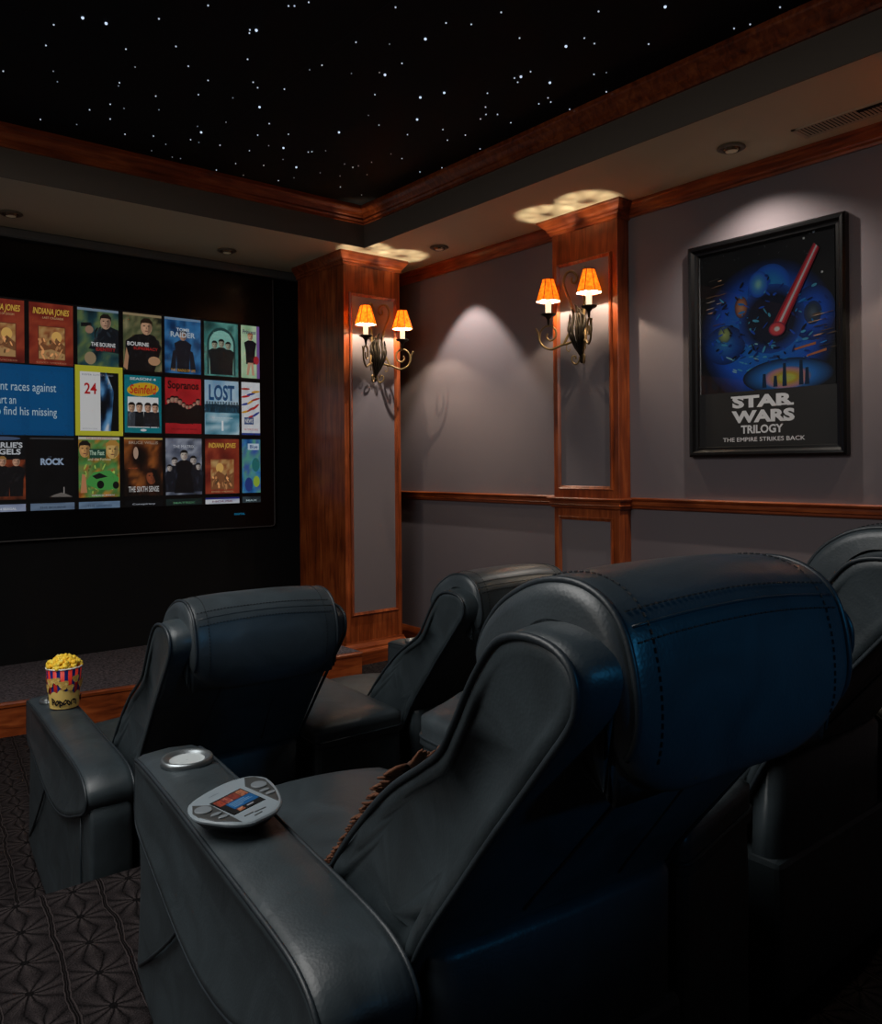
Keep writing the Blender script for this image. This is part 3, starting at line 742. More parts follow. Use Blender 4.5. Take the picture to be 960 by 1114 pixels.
# fourth row, cut off by the screen's lower edge
for c, pal, t, tc in ((0, [(120, 130, 160), (150, 160, 186), (110, 120, 150)], 'STEVEN SEAGAL', (220, 224, 230)), (1, [(84, 104, 130), (110, 130, 154), (80, 96, 120)], 'THE BOURNE', (50, 62, 84)), (2, [(84, 110, 140), (116, 140, 166), (80, 100, 126)], 'THE LEGEND', (60, 76, 100)), (3, [(3, 4, 6), (6, 8, 12), (3, 4, 6)], 'Conspiracy', (170, 176, 186)), (4, [(14, 26, 26), (24, 40, 38), (12, 20, 20)], 'MATRIX', (90, 150, 110)), (5, [(190, 196, 206), (220, 222, 226), (150, 160, 190)], 'HOUSE', (120, 60, 70)), (6, [(24, 30, 34), (60, 74, 80), (20, 26, 30)], 'MAX', (170, 190, 196))):
    u0, u1, v0, v1 = cov(c, 3, pal, 60+c, 2); um = (u0+u1)/2
    P.text(t, um, v0+.016, tc, width=(u1-u0)*.6, height=.013, bold=.02)
    if c == 5: P.rect(u0, v1-.012, u1, v1, (40, 44, 120))
P.build('picture', lambda u, v, h: (u-so.x, YP-h-so.y, v-so.z), M['screen_pic'], sc, lift=.00004)
P = Paint()
P.text('DIGITAL', 2.546, -.326, (20, 120, 160), width=.082, height=.014, bold=.03)
P.build('maker_mark', lambda u, v, h: (u-so.x, YP+.0005-so.y, v-so.z), M['screen_pic'], sc)

# ------------------------------------------------------------------ framed poster on the right wall
k = XR/2.0
PY0, PY1, PZ0, PZ1 = .889*k+.003, 1.3255*k-.003, .0195*k, .602*k
po = thing('framed_poster', 'black framed film poster under glass on the right wall', 'poster', (XR-.001, (PY0+PY1)/2, PZ0))
poff = Vector(po.location)
bm = B()
fpr = [(0, 0), (0, .034), (.010, .042), (.022, .040), (.034, .026), (.046, .024), (.052, .012), (.058, .010), (.058, 0)]
cs = [(PY0, PZ0, 1, 1), (PY1, PZ0, -1, 1), (PY1, PZ1, -1, -1), (PY0, PZ1, 1, -1)]
loft(bm, [[Vector((XR-.001-o, a+sa*i, z+sz*i)) for i, o in fpr] for a, z, sa, sz in cs+cs[:1]], cap=False)
obj('frame', rel(bm, poff), M['satin_black'], po)
AY0, AY1, AZ0, AZ1 = PY0+.05, PY1-.05, PZ0+.05, PZ1-.05
P = Paint()
WW, HH = AY1-AY0, AZ1-AZ0         # u runs left to right as seen (towards -y)
def R_(u, v): return (u*WW, v*HH)
P.noise(0, 0, WW, HH, 18, 26, [(7, 7, 10), (11, 11, 14), (17, 16, 16), (8, 8, 11)], 41, 3)
def cloud(uc, vc, a, b, stops, n=28):
    """soft round glow printed on the poster"""
    for i, (r0, c0) in enumerate(stops[:-1]):
        r1, c1 = stops[i+1]
        for j in range(n):
            t0, t1 = 2*PI*j/n, 2*PI*(j+1)/n
            pts = [((uc+a*r*math.cos(t))*WW, (vc+b*r*math.sin(t))*HH) for r, t in ((r0, t0), (r0, t1), (r1, t1), (r1, t0))] if r0 > 0 else [((uc)*WW, vc*HH), ((uc+a*r1*math.cos(t0))*WW, (vc+b*r1*math.sin(t0))*HH), ((uc+a*r1*math.cos(t1))*WW, (vc+b*r1*math.sin(t1))*HH)]
            P.F.append((pts, [lin(c0), lin(c0), lin(c1), lin(c1)] if r0 > 0 else [lin(c0), lin(c1), lin(c1)], P.k))
    P.k += 1
BG = (9, 9, 13)
cloud(.5, .56, .50, .36, [(0, (20, 92, 190)), (.35, (18, 88, 190)), (.65, (15, 74, 170)), (.88, (10, 32, 76)), (1, BG)])
cloud(.54, .76, .16, .13, [(0, (30, 120, 226)), (.5, (24, 100, 200)), (1, (14, 58, 130))])
cloud(.84, .62, .15, .13, [(0, (20, 90, 190)), (.6, (12, 60, 140)), (1, (9, 30, 72))])
cloud(.2, .52, .16, .10, [(0, (40, 100, 150)), (.6, (14, 56, 120)), (1, (9, 30, 72))])
# generic stand-in artwork: dark rounded hills, planets and towers in the same colours
cloud(.55, .62, .24, .17, [(0, (10, 16, 32)), (.7, (10, 18, 38)), (1, (16, 60, 130))])
cloud(.46, .80, .075, .065, [(0, (120, 170, 220)), (.45, (50, 110, 190)), (1, (16, 60, 140))])
cloud(.84, .62, .06, .055, [(0, (70, 84, 96)), (.6, (40, 52, 64)), (1, (18, 40, 80))])
cloud(.33, .70, .05, .055, [(0, (176, 120, 84)), (.7, (130, 80, 56)), (1, (30, 36, 60))])
cloud(.2, .575, .055, .045, [(0, (140, 150, 90)), (.7, (96, 110, 70)), (1, (24, 56, 96))])
for i in range(26):
    u = .18+.66*random.random(); v = .36+.15*random.random()
    P.ell(u*WW, v*HH, .012*WW+.03*WW*random.random(), .004*HH, random.choice([(60, 130, 200), (110, 150, 190), (20, 50, 100), (30, 90, 170)]), 8, random.uniform(-.5, .5))
cloud(.66, .335, .32, .085, [(0, (60, 140, 190)), (.6, (30, 90, 150)), (1, BG)])
cloud(.66, .325, .17, .055, [(0, (255, 190, 90)), (.45, (236, 130, 44)), (1, (40, 90, 140))])
for d in (.50, .58, .645, .76, .80):
    P.poly([R_(d-.016, .285), R_(d+.016, .285), R_(d+.01, .38+.05*math.sin(d*20)), R_(d-.01, .38+.05*math.sin(d*20))], (12, 34, 56))
for a, b in (((.70, .455), (.86, .475)), ((.80, .42), (.93, .44))):
    P.poly([R_(a[0], a[1]-.004), R_(b[0], b[1]-.006), R_(b[0], b[1]+.006), R_(a[0], a[1]+.004)], (220, 90, 50))
rs = random.Random(12)
for i in range(150):
    u, v = rs.uniform(.06, .94), rs.uniform(.40, .84)
    dd = ((u-.52)/.42)**2+((v-.58)/.24)**2
    if dd > 1.15: continue
    c_ = rs.choice([(12, 40, 100), (26, 100, 190), (10, 20, 44), (16, 64, 150), (60, 130, 200), (10, 14, 28)])
    P.ell(u*WW, v*HH, rs.uniform(.008, .03)*WW, rs.uniform(.002, .007)*HH, c_, 8, rs.uniform(-1.2, 1.2))
# the red streak of light
def streak(w, c):
    a, b = Vector((.60, .565)), Vector((.875, .93))
    d = (b-a); n = Vector((-d.y, d.x)).normalized()*w
    P.poly([R_(a.x-n.x, a.y-n.y), R_(b.x-n.x*.6, b.y-n.y*.6), R_(b.x+n.x*.6, b.y+n.y*.6), R_(a.x+n.x, a.y+n.y)], c)
streak(.040, (110, 20, 34)); streak(.026, (196, 30, 40)); streak(.016, (236, 70, 76)); streak(.007, (255, 190, 186))
cloud(.60, .565, .06, .035, [(0, (255, 226, 220)), (.4, (230, 70, 66)), (1, (70, 26, 50))])
for (u, v) in ((.79, .975), (.91, .80)): P.ell(u*WW, v*HH, .008*WW, .006*HH, (210, 200, 190), 8)
for i in range(30):
    u = random.choice([random.uniform(.0, .2), random.uniform(.85, 1.0)]); v = random.uniform(.42, .62) if u > .5 else random.uniform(.62, .92)
    P.ell(u*WW, v*HH, random.uniform(.01, .06)*WW, .0022*HH, random.choice([(70, 56, 44), (90, 66, 50), (52, 48, 46)]), 6, .12)
GR = (124, 126, 130)
P.rect(0, 0, WW, .275*HH, (6, 6, 7)); P.k += 1
P.text('STAR', .49*WW, .222*HH, GR, width=.45*WW, height=.062*HH, bold=.05)
P.rect(.255*WW, .243*HH, .36*WW, .252*HH, GR); P.rect(.62*WW, .194*HH, .715*WW, .203*HH, GR)
P.text('WARS', .49*WW, .147*HH, GR, width=.46*WW, height=.062*HH, bold=.05)
P.text('TRILOGY', .485*WW, .083*HH, GR, width=.31*WW, height=.042*HH, bold=.03)
P.text('THE EMPIRE STRIKES BACK', .49*WW, .033*HH, (132, 132, 136), width=.6*WW, height=.021*HH, bold=.005)
P.build('picture', lambda u, v, h: (XR-.006-h-poff.x, AY1-u-poff.y, AZ0+v-poff.z), M['poster_print'], po, lift=.00005)
bm = B(); box(bm, XR-.0165, XR-.0145, AY0, AY1, AZ0, AZ1); obj('glass', rel(bm, poff), M['glass'], po)

# ------------------------------------------------------------------ wall lamps
def add_light(name, kind, loc, energy, color, size=.01, parent=None, **kw):
    l = bpy.data.lights.new(name, kind); l.energy = energy; l.color = color
    if kind in ('POINT', 'SPOT'): l.shadow_soft_size = size
    for a, b in kw.items(): setattr(l, a, b)
    o = bpy.data.objects.new(name, l); COL.objects.link(o); o.location = loc
    if parent is not None: o.parent = parent
    return o

SCONCE_W = 10.5
def sconce(loc, rotz, label):
    """local frame: u = along the face, -v = out of the face, z up; base point at the lower finial"""
    t = thing('wall_sconce', label, 'wall lamp', loc, rotz, 'two-armed wall sconces')
    # leafy back plate with finial
    bm = B()
    loftp = []
    for z, w, d in ((-.02, .004, .004), (-.005, .012, .010), (.01, .008, .008), (.03, .014, .012), (.07, .024, .020), (.12, .034, .028), (.17, .040, .032), (.21, .033, .026), (.25, .020, .016), (.275, .005, .005)):
        ring = []
        for i in range(20):
            a = 2*PI*i/20; lobe = 1+.16*math.cos(5*a+z*30)
            ring.append(Vector((w*lobe*math.cos(a), -.020+d*lobe*math.sin(a)*(1 if math.sin(a) < 0 else .5), z)))
        loftp.append(ring)
    loft(bm, loftp)
    lathe(bm, [(.004, -.04), (.011, -.03), (.012, -.018), (.006, -.008), (.004, 0)], 12, (0, -.02, 0))
    obj('back_plate', bm, M['iron_dark'], t, smooth=True)
    # overlaid acanthus leaves
    bm = B()
    for a, h in ((-.9, .24), (-.45, .27), (0, .29), (.45, .27), (.9, .24)):
        pts = catmull([(0, -.03, .0), (.035*math.sin(a)*1.2, -.05, .07), (.055*math.sin(a)*1.3, -.065, .15), (.06*math.sin(a)*1.2, -.055, h-.03), (.05*math.sin(a), -.075, h)], 4)
        n = len(pts)
        tube(bm, pts, [.003+.006*math.sin(PI*i/(n-1))*(1+.3*math.sin(i*2.4)) for i in range(n)], 6)
    obj('leaf', bm, M['iron_dark'], t, smooth=True)
    LU, LV = .152, -.12                      # lamp centre
    for s in (-1, 1):
        d = Vector((s*LU, LV, 0)); R = d.length; d.normalize()
        def A(r, z): return (d.x*r*R, d.y*r*R-.012, z)
        bm = B()
        # lower branch sweeping up to the cup with a scroll under it
        p1 = catmull([A(.02, .01), A(.10, .05), A(.25, .085), A(.45, .078), A(.62, .070), A(.92, .048), A(1.15, .066), A(1.28, .105), A(1.30, .140), A(1.38, .172)], 6)
        n = len(p1); tube(bm, p1, [.0088-.0035*i/n for i in range(n)], 7)
        p2 = catmull([A(1.27, .10), A(1.24, .15), A(1.10, .180), A(.92, .182), A(.78, .155), A(.80, .115), A(.95, .098), A(1.06, .118), A(1.02, .14)], 6)
        tube(bm, p2, .0056, 6)
        p3 = catmull([A(.06, .01), A(.10, -.02), A(.18, -.042), A(.30, -.030), A(.31, -.002), A(.22, .004), A(.19, -.012)], 6)
        tube(bm, p3, .0052, 6)
        p4 = catmull([A(.45, .075), A(.47, .045), A(.40, .032), A(.36, .048)], 5); tube(bm, p4, .003, 6)
        obj('branch', bm, M['iron'], t, smooth=True)
        # tall S scroll
        bm = B()
        p5 = catmull([A(.55, .075), A(.42, .125), A(.28, .185), A(.26, .25), A(.36, .32), A(.50, .39), A(.54, .44), A(.44, .485), A(.26, .487), A(.15, .455), A(.20, .425), A(.30, .430), A(.29, .455)], 6)
        n = len(p5); tube(bm, p5, [.0088-.0035*abs(i/n-.4) for i in range(n)], 7)
        tube(bm, [A(.32, .165), A(.15, .16), A(.05, .17)], .003, 6)
        obj('scroll', bm, M['iron'], t, smooth=True)
        c = (d.x*R, d.y*R-.012, 0)
        bm = B()
        lathe(bm, [(.004, .186), (.007, .20), (.010, .222), (.020, .236), (.043, .246), (.046, .252), (.040, .250), (.012, .246), (.010, .246)], 20, c)
        obj('drip_pan', bm, M['iron_dark'], t, smooth=True)
        bm = B(); lathe(bm, [(.016, .250), (.0165, .256), (.0165, .335), (.014, .338)], 16, c); obj('candle', bm, M['candle'], t, smooth=True)
        bm = B(); lathe(bm, [(.004, .338), (.013, .345), (.018, .362), (.016, .385), (.007, .402), (.002, .41)], 14, c); bl = obj('bulb', bm, M['bulb'], t, smooth=True)
        # shade: eight flat panels
        zb, zt, rb, rtp = .326, .452, .074, .035
        bm = B()
        ro = [Vector((c[0]+r*math.cos(2*PI*(k+.5)/8), c[1]+r*math.sin(2*PI*(k+.5)/8), z)) for r, z in ((rb, zb), (rtp, zt)) for k in range(8)]
        vs = [bm.verts.new(v) for v in ro]
        for k in range(8): bm.faces.new((vs[k], vs[(k+1) % 8], vs[8+(k+1) % 8], vs[8+k]))
        sh = obj('shade', bm, M['shade'], t)
        bm = B()
        vs = [bm.verts.new(v.lerp(Vector((c[0], c[1], v.z)), .03)) for v in ro]
        for k in range(8): bm.faces.new((vs[k], vs[(k+1) % 8], vs[8+(k+1) % 8], vs[8+k]))
        obj('lining', bm, M['lining'], sh)
        bm = B()
        for k in range(8): tube(bm, [ro[k]*1.0, ro[8+k]*1.0], .0022, 5)
        tube(bm, ro[:8], .0022, 5, closed=True); tube(bm, ro[8:], .0026, 5, closed=True)
        for k in range(8): tube(bm, [Vector((c[0], c[1], zt-.012)), ro[8+k]*.96+Vector((c[0], c[1], zt))*.04], .0015, 4)
        obj('shade_rib', bm, M['shade_rib'], sh)
        add_light('sconce_bulb_glow', 'POINT', (c[0], c[1], .372), SCONCE_W, (1.0, .82, .62), .006, t)
    return t
sconce((3.195, CY0-.004, .622), 0, 'bronze wall sconce with two amber shades on the column beside the screen')
sconce((3.597, 3.095, .622), -PI/2, 'bronze wall sconce with two amber shades on the pilaster left of the poster')
sconce((3.597, 1.02, .622), -PI/2, 'bronze wall sconce with two amber shades on the pilaster right of the poster')

# ------------------------------------------------------------------ recessed ceiling lights
def downlight(x, y, label, watts, aim=None, blend=.35, angle=78):
    t = thing('recessed_downlight', label, 'ceiling light', (x, y, ZS), group='recessed ceiling downlights')
    bm = B(); lathe(bm, [(.036, -.001), (.060, -.002), (.063, -.007), (.054, -.012), (.040, -.010), (.036, -.004)], 28)
    obj('trim_ring', bm, M['can_trim'], t, smooth=True)
    bm = B(); lathe(bm, [(.039, -.003), (.036, -.013), (.030, -.022), (.027, -.020)], 20, cap=False); obj('reflector', bm, M['can_in'], t, smooth=True)
    bm = B(); lathe(bm, [(.001, -.0235), (.016, -.023), (.0275, -.020), (.0275, -.004), (.001, -.004)], 16); obj('lamp', bm, M['can_lamp'], t, smooth=True)
    if watts:
        l = add_light('downlight_beam', 'SPOT', (0, 0, -.030), watts, (1.0, .90, .80), .012, t, spot_size=math.radians(angle), spot_blend=blend)
        if aim:
            dv = Vector(aim)-Vector((x, y, ZS)); l.rotation_euler = dv.to_track_quat('-Z', 'Y').to_euler()
    return t
downlight(1.033, 5.079, 'small recessed downlight at the left end of the soffit above the screen', 0)
downlight(2.329, 5.082, 'small recessed downlight above the right part of the screen', 0)
downlight(3.402, 4.163, 'small recessed downlight between the column and the pilaster', 60, (3.52, 4.163, 0))
downlight(3.397, 2.035, 'small recessed downlight above the framed poster', 46, (3.50, 2.035, 0), .9, 128)

# ------------------------------------------------------------------ air vent in the soffit
vt = thing('air_vent', 'long beige slotted air vent in the soffit above the poster', 'vent', (3.50, 1.45, ZS))
bm = B()
box(bm, -.070, -.058, -.36, .32, -.006, -.0005); box(bm, .050, .062, -.36, .32, -.006, -.0005); box(bm, -.070, .062, .30, .32, -.006, -.0005); box(bm, -.070, .062, -.36, -.34, -.006, -.0005)
obj('frame', bm, M['vent'], vt)
bm = B(); box(bm, -.058, .050, -.34, .30, -.0016, -.0006); obj('duct', bm, M['vent_dark'], vt)
for i in range(40):
    y = .292-i*.0155
    bm = B(); b2 = B(); box(b2, -.056, .048, -.0062, .0062, -.0008, .0008)
    merge(bm, b2, Matrix.Translation((0, y, -.004)) @ Matrix.Rotation(.25, 4, 'X'))
    if i > 15:
        for v in bm.verts:
            if v.co.x < 0: v.co.x = -.02
    obj('louvre', bm, M['vent'], vt)

# ------------------------------------------------------------------ fibre-optic stars
stars = '''453,12 628,13 641,13 672,5 861,16 346,41 117,54 180,39! 231,51! 100,99 274,107 383,101 544,65 543,72 558,66! 775,92 926,85! 539,129 410,144 701,142 875,138 674,152. 765,160. 838,163! 294,146. 7,155 116,155. 125,178. 260,180 258,187. 453,175 551,179 561,191 619,194 816,206 915,212! 339,209 432,206 507,213. 565,233! 240,227 195,239 270,236. 346,239. 240,259 88,260 167,271. 272,292 586,269 492,266. 430,275. 438,288! 628,292 738,288! 802,251. 825,272 908,260! 887,293 334,296 415,304 433,310. 479,316 561,294 585,317. 617,322! 543,328 671,331 679,330 709,328. 750,357. 768,364 780,361. 875,345 851,335. 809,353. 330,328. 361,314. 375,342. 393,345. 513,356 574,360 616,347. 645,364! 471,370 502,382. 530,381. 606,393 640,387. 697,376. 740,383. 799,380. 741,407 914,374 891,402 787,424. 835,426. 848,96. 826,158.'''.split()
stars2 = '''66,53 131,27 343,25 488,15! 738,16 673,53 638,62 576,114! 171,83 312,83 334,95 452,96 272,101! 195,156 174,167! 160,170 167,179 237,180! 333,162 360,158. 7,202! 101,203 360,200 97,233 98,249 86,259 123,249 152,267 217,273 230,269. 213,226 233,213 239,222 280,238 4,282 14,305 53,294 85,324 11,50 2,365'''.split()
def ray(px, py):
    a = px-cxp; b = -(py-cyp)
    return fw*f_px + rt*(a*math.cos(roll)+b*math.sin(roll)) + up*(-a*math.sin(roll)+b*math.cos(roll))
STM = {}
for kd, (r, m) in {'': (.0036, M['star']), '!': (.0060, M['star_big']), '.': (.0032, M['star_dim'])}.items():
    b2 = B(); bmesh.ops.create_icosphere(b2, subdivisions=1, radius=r)
    me = bpy.data.meshes.new('ceiling_star'); b2.to_mesh(me); b2.free(); me.materials.append(m); STM[kd] = me
for lst, ox in ((stars, 0), (stars2, 480)):
    for s in lst:
        kd = s[-1] if s[-1] in '!.' else ''
        x, y = [float(v) for v in s.rstrip('!.').split(',')]
        d = ray(ox+x/2, y/2); p = d*((ZC-.003)/d.z)
        if p.x > XT-.08 or p.y > YT-.08: continue
        o = bpy.data.objects.new('ceiling_star', STM[kd]); COL.objects.link(o); o.location = p
        tag(o, {'': 'small white point of light in the black star ceiling', '!': 'large bright point of light in the black star ceiling', '.': 'faint point of light in the black star ceiling'}[kd], 'star light', {'': 'small stars in the ceiling', '!': 'bright stars in the ceiling', '.': 'faint stars in the ceiling'}[kd])

# ------------------------------------------------------------------ theatre seats
def cl2(pts, n=5): return [Vector((p.x, p.y)) for p in catmull([(a, b, 0) for a, b in pts], n, closed=True)]
PAD = [(.022, .50), (.020, .545), (.0, .563), (-.2, .568), (-.48, .564), (-.68, .560), (-.755, .548), (-.795, .520), (-.800, .487), (-.765, .455), (-.68, .418), (-.58, .380), (-.47, .352), (-.36, .345), (-.25, .360), (-.12, .392), (0, .425), (.024, .455)]
BACK = [(-.50, .47), (-.560, .565), (-.648, .656), (-.718, .716), (-.788, .762), (-.826, .790), (-.852, .826), (-.888, .882), (-.922, .922), (-.951, .937), (-.985, .941), (-1.016, .936), (-1.038, .922), (-1.045, .899), (-1.038, .872), (-1.005, .830), (-.949, .763), (-.918, .726), (-.866, .661), (-.783, .554), (-.71, .43), (-.62, .40)]
SW = .48; AW = .130

def chair(loc, yawdeg, arms, sy, zb, label, bz=1.0, SW=SW):
    """local x to the right, y forward, arm front at y=0, heights above the row's nominal floor; base rests at zb"""
    t = thing('theater_seat', label, 'recliner seat', (loc[0], loc[1], loc[2]+zb), -math.radians(yawdeg), 'leather theater seats')
    Z = -zb
    def V(x, y, z): return Vector((x, y*sy, z+Z))
    x0, x1 = AW+.006, AW+SW-.006
    def bzf(z): return z if z < .5 else .5+(z-.5)*bz
    def lobes(prof2, xs):
        return [[V(x, p.x, bzf(p.y)) for p in (poly_scale(poly_off(prof2, o), sc_) if sc_ != 1 else poly_off(prof2, o))] for x, o, sc_ in xs]
    # --- base and rear panel
    bm = B(); box(bm, x0+.004, x1-.004, -.80*sy, .03*sy, zb+Z+.012, .36+Z, .012); obj('base', bm, M['leather'], t, smooth=False)
    bm = B()
    prr = [(-.775, zb+.01), (-.790, .2), (-.794, .42), (-.796, .530), (-.785, .545), (-.765, .535), (-.755, .2), (-.75, zb+.01)]
    loft(bm, [[V(x, y+o, z) for y, z in prr] for x, o in ((x0+.012, .02), (x0+.016, .010), (x0+.03, .002), (x0+.05, 0), ((x0+x1)/2, -.004), (x1-.05, 0), (x1-.03, .002), (x1-.016, .01), (x1-.012, .02))])
    obj('rear_panel', bm, M['leather'], t, smooth=True)
    # --- seat cushion and foot rest
    def cushion(prof, xa, xb, n=12, crown=.02):
        bm = B(); P2 = cl2(prof, 5); rings = []
        for x, o, sc_ in [(xa, -.03, .9), (xa+.004, -.016, 1), (xa+.014, -.004, 1), (xa+.03, 0, 1)] + [(xa+.03+(xb-xa-.06)*i/n, 0, 1) for i in range(1, n)] + [(xb-.03, 0, 1), (xb-.014, -.004, 1), (xb-.004, -.016, 1), (xb, -.03, .9)]:
            f = max(0, 1-((x-(xa+xb)/2)/((xb-xa)/2))**2)
            rings.append([V(x, p.x, p.y+crown*f*(1 if p.y > .36 else 0)) for p in (poly_scale(poly_off(P2, o), sc_) if sc_ != 1 else poly_off(P2, o))])
        loft(bm, rings); return bm
    seat = obj('seat', cushion([(-.66, .30), (-.68, .40), (-.60, .425), (-.40, .425), (-.20, .425), (-.02, .428), (.05, .415), (.07, .38), (.05, .32), (-.05, .29), (-.4, .28)], x0, x1), M['leather_top'], t, smooth=True)
    for xx in (x0+.055, x1-.055):
        bm = B(); tube(bm, [V(xx, y, .441) for y in (-.6, -.4, -.2, -.04)], .0032, 6)
        obj('seat_seam', bm, M['piping'], seat, smooth=True)
    obj('foot_rest', cushion([(.055, .36), (.065, .40), (.10, .40), (.135, .36), (.145, .28), (.135, .16), (.115, .11), (.08, .10), (.06, .14), (.055, .25)], x0+.004, x1-.004, crown=.0), M['leather_top'], t, smooth=True)
    # --- backrest
    bk = cl2(BACK, 6)
    def drop(pl): return [p for p in pl]
    W2 = x1-x0
    xs = [(x0+.004, 0, .55), (x0, -.02, 1), (x0-.001, -.008, 1), (x0+.006, .0, 1), (x0+.016, .004, 1), (x0+.034, .007, 1), (x0+.06, .009, 1)]
    mid = [(x0+.06+(W2-.12)*i/14, .010, 1) for i in range(1, 14)]
    xr = [(x1+x0-a, b, c) for a, b, c in reversed(xs)]
    rings = lobes(bk, xs+mid+xr)
    # the cushion sits a little back between its side wings
    nfr = 8*6
    for r in rings:
        e = min(r[0].x-x0, x1-r[0].x)
        kx = max(0, min(1, (e-.03)/.05))
        for i_, p in enumerate(r):
            if i_ < nfr:
                f_ = .045*kx*math.sin(PI*min(1, (i_+6)/(nfr+6)))**.5
                p.y -= .70*f_; p.z -= .70*f_
    # soft folds where the leather gathers at the back and the lower side
    for r in rings:
        for p in r:
            yl, zl = p.y/sy, p.z-Z
            rear = max(0, min(1, (-.62-yl)*2.2)) * (1 if zl < .86 else max(0, 1-(zl-.86)*12))
            wv = noise.noise((p.x*4.0+loc[0]*3, (yl+zl*.7)*15, zl*4.0))*.010 + noise.noise((p.x*9+3, (yl*1.1+zl)*26, 1.3))*.0045
            p.y += rear*wv*sy; p.z += rear*wv*.4
            if zl < .72 and yl > -.80 and (p.x < x0+.02 or p.x > x1-.02):
                p.x += (.0035*math.sin((yl+.1*zl)*95))*max(0, min(1, (.72-zl)*6))*(-1 if p.x < x0+.02 else 1)
    bm = B(); loft(bm, rings)
    back = obj('backrest', bm, M['leather'], t, smooth=True)
    for xx in (x0-.001, x1+.001):
        bm = B(); tube(bm, [V(xx, p.x, bzf(p.y)) for p in poly_off(bk, -.001)], .0042, 7, closed=True)
        obj('piping', bm, M['piping'], back, smooth=True)
    # long seam down the back
    for xx in (x0+.16, x1-.16):
        bm = B(); sg = [q for q in poly_off(bk, .0105) if q.x < -.80 and q.y < .86 and q.y > .45]
        tube(bm, [V(xx+(q.y-.8)*.12*(1 if xx < (x0+x1)/2 else -1), q.x, bzf(q.y)) for q in sg], .0024, 6)
        obj('back_seam', bm, M['piping'], back, smooth=True)
    # --- headrest pad draped over the top
    outer = [(-.822, .880), (-.840, .922), (-.872, .954), (-.920, .978), (-.972, .986), (-1.012, .978), (-1.040, .956), (-1.056, .920), (-1.061, .875), (-1.058, .83), (-1.046, .795)]
    inner = [(-1.030, .785), (-1.020, .81), (-1.028, .86), (-1.022, .896), (-1.002, .922), (-.972, .932), (-.935, .924), (-.895, .880), (-.880, .845), (-.840, .850)]
    hp = cl2(outer+inner, 5); n_out = len(hp)
    hx0, hx1 = x0+.044, x1-.022
    HW = hx1-hx0
    lo = .55
    hr_xs = [(0, -.017), (.004, -.006), (.012, .0), (.022, .002)] + [(.022+(HW-.044)*i/16, .002) for i in range(1, 16)] + [(HW-.022, .002), (HW-.012, 0), (HW-.004, -.006), (HW, -.017)]
    rings = []
    for dx, o in hr_xs:
        e = min(dx, HW-dx); c = 1-min(1, e/(.11))
        r = []
        for p in poly_off(hp, o):
            y, z = p.x, p.y
            if y < -1.03 and z < .90:                      # rounded lower corners of the rear flap
                k2 = min(1, (.90-z)/.12)
                z += (1-math.sqrt(max(0, 1-c*c)))*.085*k2
            if z > .93 : z += .010*(1-(2*dx/HW-1)**2)
            if y > -.93 and z < .93:
                k2 = min(1, (.95-z)/.08); z += (1-math.sqrt(max(0, 1-c*c)))*.008*k2
            q = V(hx0+dx, y, bzf(z))
            w = noise.noise((q.x*6, q.y*9, q.z*9+loc[0]))*.003
            q.z += w; q.y += w
            r.append(q)
        rings.append(r)
    bm = B(); loft(bm, rings)
    hd = obj('headrest', bm, M['leather_top'], t, smooth=True)
    for ri, off_ in ((2, .0015), (len(rings)-3, .0015)):
        bm = B(); r = rings[ri]; m_ = 5*(len(outer)-1)
        tube(bm, [p + Vector((0, 0, 0)) for p in r[:m_+1]], .0040, 7)
        obj('piping', bm, M['piping'], hd, smooth=True)
    bm = B(); b3 = B()
    def dash(bm_, pts, step=.0085, ln=.005, rad=.0009):
        acc = 0.0; L = [0]
        for a, b in zip(pts, pts[1:]): L.append(L[-1]+(b-a).length)
        def at(s_):
            for i in range(len(pts)-1):
                if L[i+1] >= s_: return pts[i].lerp(pts[i+1], (s_-L[i])/max(1e-9, L[i+1]-L[i]))
            return pts[-1]
        s_ = 0.0
        while s_+ln < L[-1]:
            tube(bm_, [at(s_), at(s_+ln)], rad, 4); s_ += step
    for ri in (4, len(rings)-5):
        r = rings[ri]; m_ = 5*(len(outer)-1)
        dash(bm, [p + (p-Vector((p.x, -.97*sy, .90+Z))).normalized()*.0012 for p in r[4:m_-2]])
    for j in (5*6-1, 5*6+3):                               # twin seam along the top of the flap
        ln_ = [rings[i][j] + (rings[i][j]-Vector((rings[i][j].x, -.97*sy, .88+Z))).normalized()*.0012 for i in range(3, len(rings)-3)]
        dash(bm, ln_)
        if j == 5*6-1:
            ctr = [(rings[i][j]+rings[i][j+4])/2 + ((rings[i][j]+rings[i][j+4])/2-Vector((rings[i][j].x, -.97*sy, .88+Z))).normalized()*.0009 for i in range(3, len(rings)-3)]
            tube(b3, ctr, .0018, 5)
    sti = obj('stitching', bm, M['seam'], hd); sti['kind'] = 'stuff'
    obj('twin_seam', b3, M['piping'], hd, smooth=True)
    # --- arms
    for side in arms:
        ax = 0.0 if side == 'L' else AW+SW
        pd = cl2(PAD, 5)
        xs = [(.012, 0, .6), (.003, -.020, 1), (.002, -.009, 1), (.008, -.003, 1), (.018, 0, 1), (AW*.5, 0, 1), (AW-.022, 0, 1), (AW-.012, -.003, 1), (AW-.005, -.010, 1), (AW-.004, -.02, 1), (AW-.01, 0, .6)]
        rings = []
        for x, o, sc_ in xs:
            f = 1-((x-AW/2)/(AW/2))**2
            rings.append([V(ax+x, p.x, p.y+.007*f*(1 if p.y > .5 else 0)) for p in (poly_scale(poly_off(pd, o), sc_) if sc_ != 1 else poly_off(pd, o))])
        bm = B(); loft(bm, rings)
        arm = obj('armrest', bm, M['leather'], t, smooth=True)
